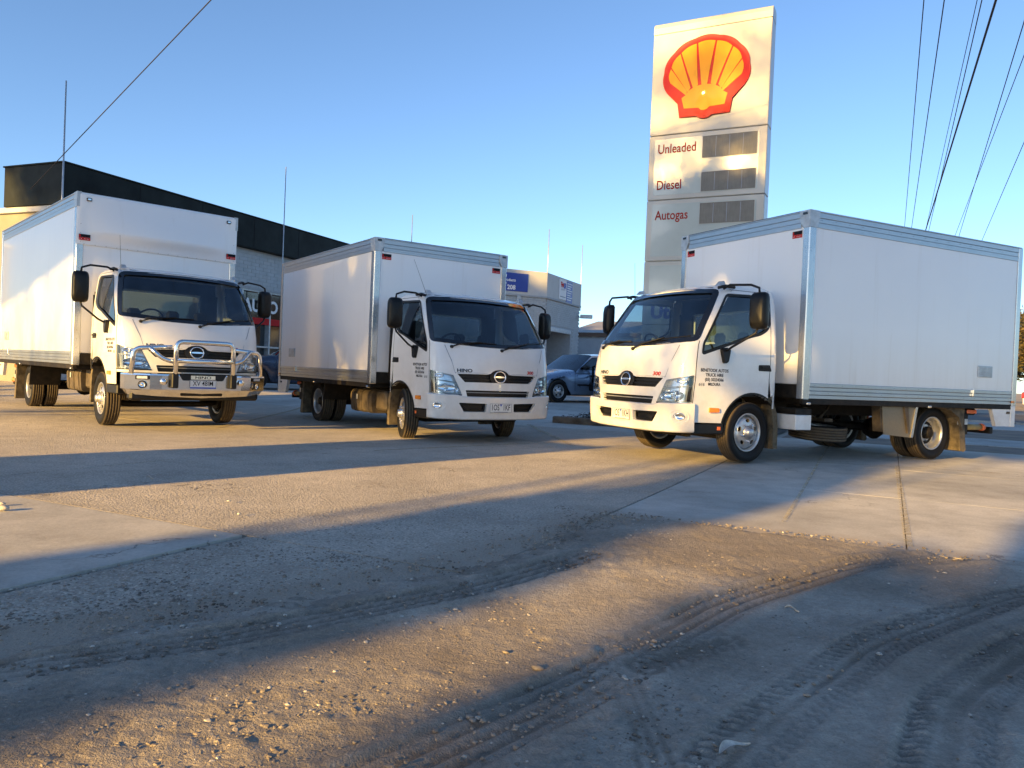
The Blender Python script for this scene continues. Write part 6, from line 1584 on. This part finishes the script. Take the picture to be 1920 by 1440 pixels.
# small orange and white marker on the back corner of the middle truck
# ------------------------------------------------------------------ unseen trees, container and canopy, set behind the camera to shade the yard
TAZ = R(SUN_AZ-180); DV = Vector((math.sin(TAZ), math.cos(TAZ), 0)); PV = Vector((math.cos(TAZ), -math.sin(TAZ), 0)); TE = math.tan(R(SUN_EL))
def sunpt(s, D, z=0): p = PV*s-DV*D; return Vector((p.x, p.y, z))
def gum_tree(D, s0, blobs, label, seed, n=2600, leaf_=.17, trunk_r=.28, zoff=35):
    """blobs: (s, h, rs, rh, weight); h is measured in the sun-facing plane 35 m back"""
    rr = random.Random(seed); base = sunpt(s0, D); t = empty('tree', base, 0, label=label, category='tree')
    B = []
    for s, h, rs, rh, w in blobs:
        z = h+40*(TE-.1944)-(35-D)*TE; c = sunpt(s, D+rr.uniform(-.8, .8), z)-base; B.append((c, rs, rh, w))
    g = MB(); zt = max(b[0].z for b in B); zl = min(b[0].z for b in B)
    mid = Vector((.1, 0, zl*.7)); g.tube([(0, 0, -.2), (0.05, .05, zl*.35), mid, Vector((0, .1, (zl+zt)/2))], [trunk_r*1.15, trunk_r*.9, trunk_r*.7, trunk_r*.25], 10)
    for c, rs, rh, w in B: g.tube([mid, (mid+c)/2+Vector((0, 0, .35)), c], [trunk_r*.35, trunk_r*.2, trunk_r*.05], 5)
    g.build('trunk', 'bark', t)
    vs = []; fs = []
    for c, rs, rh, w in B:
        sub = [(Vector((rr.gauss(0, 1), rr.gauss(0, 1), rr.gauss(0, 1))).normalized()*rr.uniform(.35, .85), rr.uniform(.25, .5)) for _ in range(16)]
        for i in range(int(n*w*rs*rh/3)):
            q, r_ = rr.choice(sub); d = Vector((rr.gauss(0, 1), rr.gauss(0, 1), rr.gauss(0, 1))).normalized()*r_*rr.random()**.4+q
            p = c+PV*d.x*rs+DV*d.y*rs*.8+Vector((0, 0, d.z*rh)); a = Vector((rr.gauss(0, .6), rr.gauss(0, .6), -1)).normalized(); b = a.orthogonal(); b.rotate(Matrix.Rotation(rr.uniform(0, 6.28), 3, a)); l = leaf_*rr.uniform(.6, 1.5); wd = l*.4; o = len(vs)
            vs += [p-a*l, p+b*wd, p+a*l, p-b*wd]; fs.append((o, o+1, o+2, o+3))
    g = MB(); g.add(vs, fs); g.build('crown', 'gum_leaves', t, fix=False)
gum_tree(24, -7.4, [(-9.9, 10.6, 1.5, 1.9, 1), (-8.2, 10.2, 1.7, 1.7, 1), (-9.2, 13.0, 1.9, 1.9, 1), (-7.4, 12.6, 1.5, 1.9, 1), (-7.0, 10.6, 1.2, 1.6, 1), (-8.9, 14.3, 1.9, 1.2, .9), (-7.3, 14.4, 1.5, 1.0, .8), (-8.3, 14.9, 2.1, 1.0, .8)], 'big gum tree behind the photographer, in line with the middle truck', 3)
gum_tree(22, -3.4, [(-4.6, 12.6, 1.9, 2.2, 1), (-3.0, 11.6, 1.6, 2.0, 1), (-1.9, 13.0, 1.8, 2.2, 1), (-5.8, 13.6, 1.2, 1.5, .7), (-5.3, 11.9, 1.3, 1.3, 1), (-1.7, 10.4, 1.0, .9, 1.2), (-2.6, 10.7, .9, .8, 1), (-4.2, 11.3, 1.0, .8, 1.3), (-5.9, 11.0, .9, .9, 1), (-3.35, 8.1, .75, 1.5, 1.3), (-3.4, 9.6, .7, .8, 1.0), (-3.1, 6.9, .95, .8, 1.1), (-2.85, 6.45, .80, .75, 1.1), (-3.3, 7.6, .75, .9, .8)], 'gum tree behind the photographer with a low hanging branch, in line with the right truck', 4)
gum_tree(21, 1.6, [(-.75, 7.1, .85, 1.0, .9), (.2, 8.0, 1.6, 2.2, 1.2), (1.9, 8.2, 1.8, 2.4, 1.2), (3.9, 8.4, 2.0, 2.5, 1.2), (.0, 11.2, 1.7, 1.9, 1), (2.2, 12.0, 2.2, 2.2, 1), (4.6, 11.8, 2.0, 2.2, 1), (6.0, 8.6, 1.8, 2.6, 1.1)], 'broad low gum tree behind the photographer to the right', 5)
gum_tree(31, -15.0, [(-16.6, 9.6, 1.9, 1.1, .35), (-14.2, 9.7, 1.9, 1.1, .35), (-12.2, 9.5, 1.5, 1.1, .3)], 'unseen sparse gum tree added to dim the sun on the left truck', 8, leaf_=.07)  # added out of view; its thin foliage dims sunlight on the left truck
gum_tree(30, -7.6, [(-8.9, 17.2, 2.0, 2.0, .45), (-7.0, 17.6, 2.0, 2.2, .45), (-8.0, 15.9, 2.4, 1.1, 1.3), (-5.2, 9.5, 1.4, .9, .6)], 'unseen wispy gum tree added to dim the sun on the price sign and right truck', 12, leaf_=.07)  # added out of view to weaken the sun on the sign and right cab
gum_tree(26, -22.5, [(-23.7, 16.4, 2.2, 2.2, 1.1), (-21.2, 16.3, 2.0, 2.2, 1.1), (-22.0, 14.2, 2.2, 1.6, 1), (-19.2, 16.4, 1.6, 2.0, .9), (-25.5, 16.0, 1.8, 2.2, 1)], 'unseen tall gum tree added at the left to shade the corner building', 9)  # added out of view to keep the sun off the corner building
simple('container_paint', (.10, .16, .20), .5, .1, .15, 2); simple('canopy_white', (.66, .66, .64), .4, 0, .05, 2)
ct = empty('shade_container', sunpt(-7.3, 4.9), -TAZ, label='unseen blue grey container added to cast the crisp shadow band', category='container')  # added out of view as caster of the crisp shadow band
g = MB(); g.box(-1.12, 1.12, -3.0, 3.0, .12, 2.56, .02); g.build('container_body', 'container_paint', ct)
for sg in (1, -1):
    g = MB()
    for k in range(24): g.box(sg*1.12, sg*1.145, -2.9+k*.245, -2.78+k*.245, .25, 2.45, .01)
    g.build('corrugation', 'container_paint', ct, kind='stuff')
    for e in (1, -1): g = MB(); g.box(sg*1.10-.06, sg*1.10+.06, e*3.0-.06, e*3.0+.06, 0, 2.6, .01); g.build('corner_casting', 'container_paint', ct)
cn = empty('station_canopy', (0, 0, 0), 0, label='white petrol station canopy on round columns behind the photographer at the left', category='canopy')
zc = 6.65; P4 = [sunpt(-10.6, 13.0), sunpt(-24, 18.2), sunpt(-24, 8.5), sunpt(-10.6, 7.6)]
g = MB(); g.add([(p.x, p.y, zc) for p in P4]+[(p.x, p.y, zc+1.0) for p in P4], [(0, 1, 2, 3), (7, 6, 5, 4), (0, 4, 5, 1), (1, 5, 6, 2), (2, 6, 7, 3), (3, 7, 4, 0)]); g.build('canopy_roof', 'canopy_white', cn)
for s, D in ((-19.9, 10.5), (-21.5, 14.5)): p = sunpt(s, D); g = MB(); g.tube([(p.x, p.y, 0), (p.x, p.y, zc)], .16, 14); g.build('column', 'canopy_white', cn)
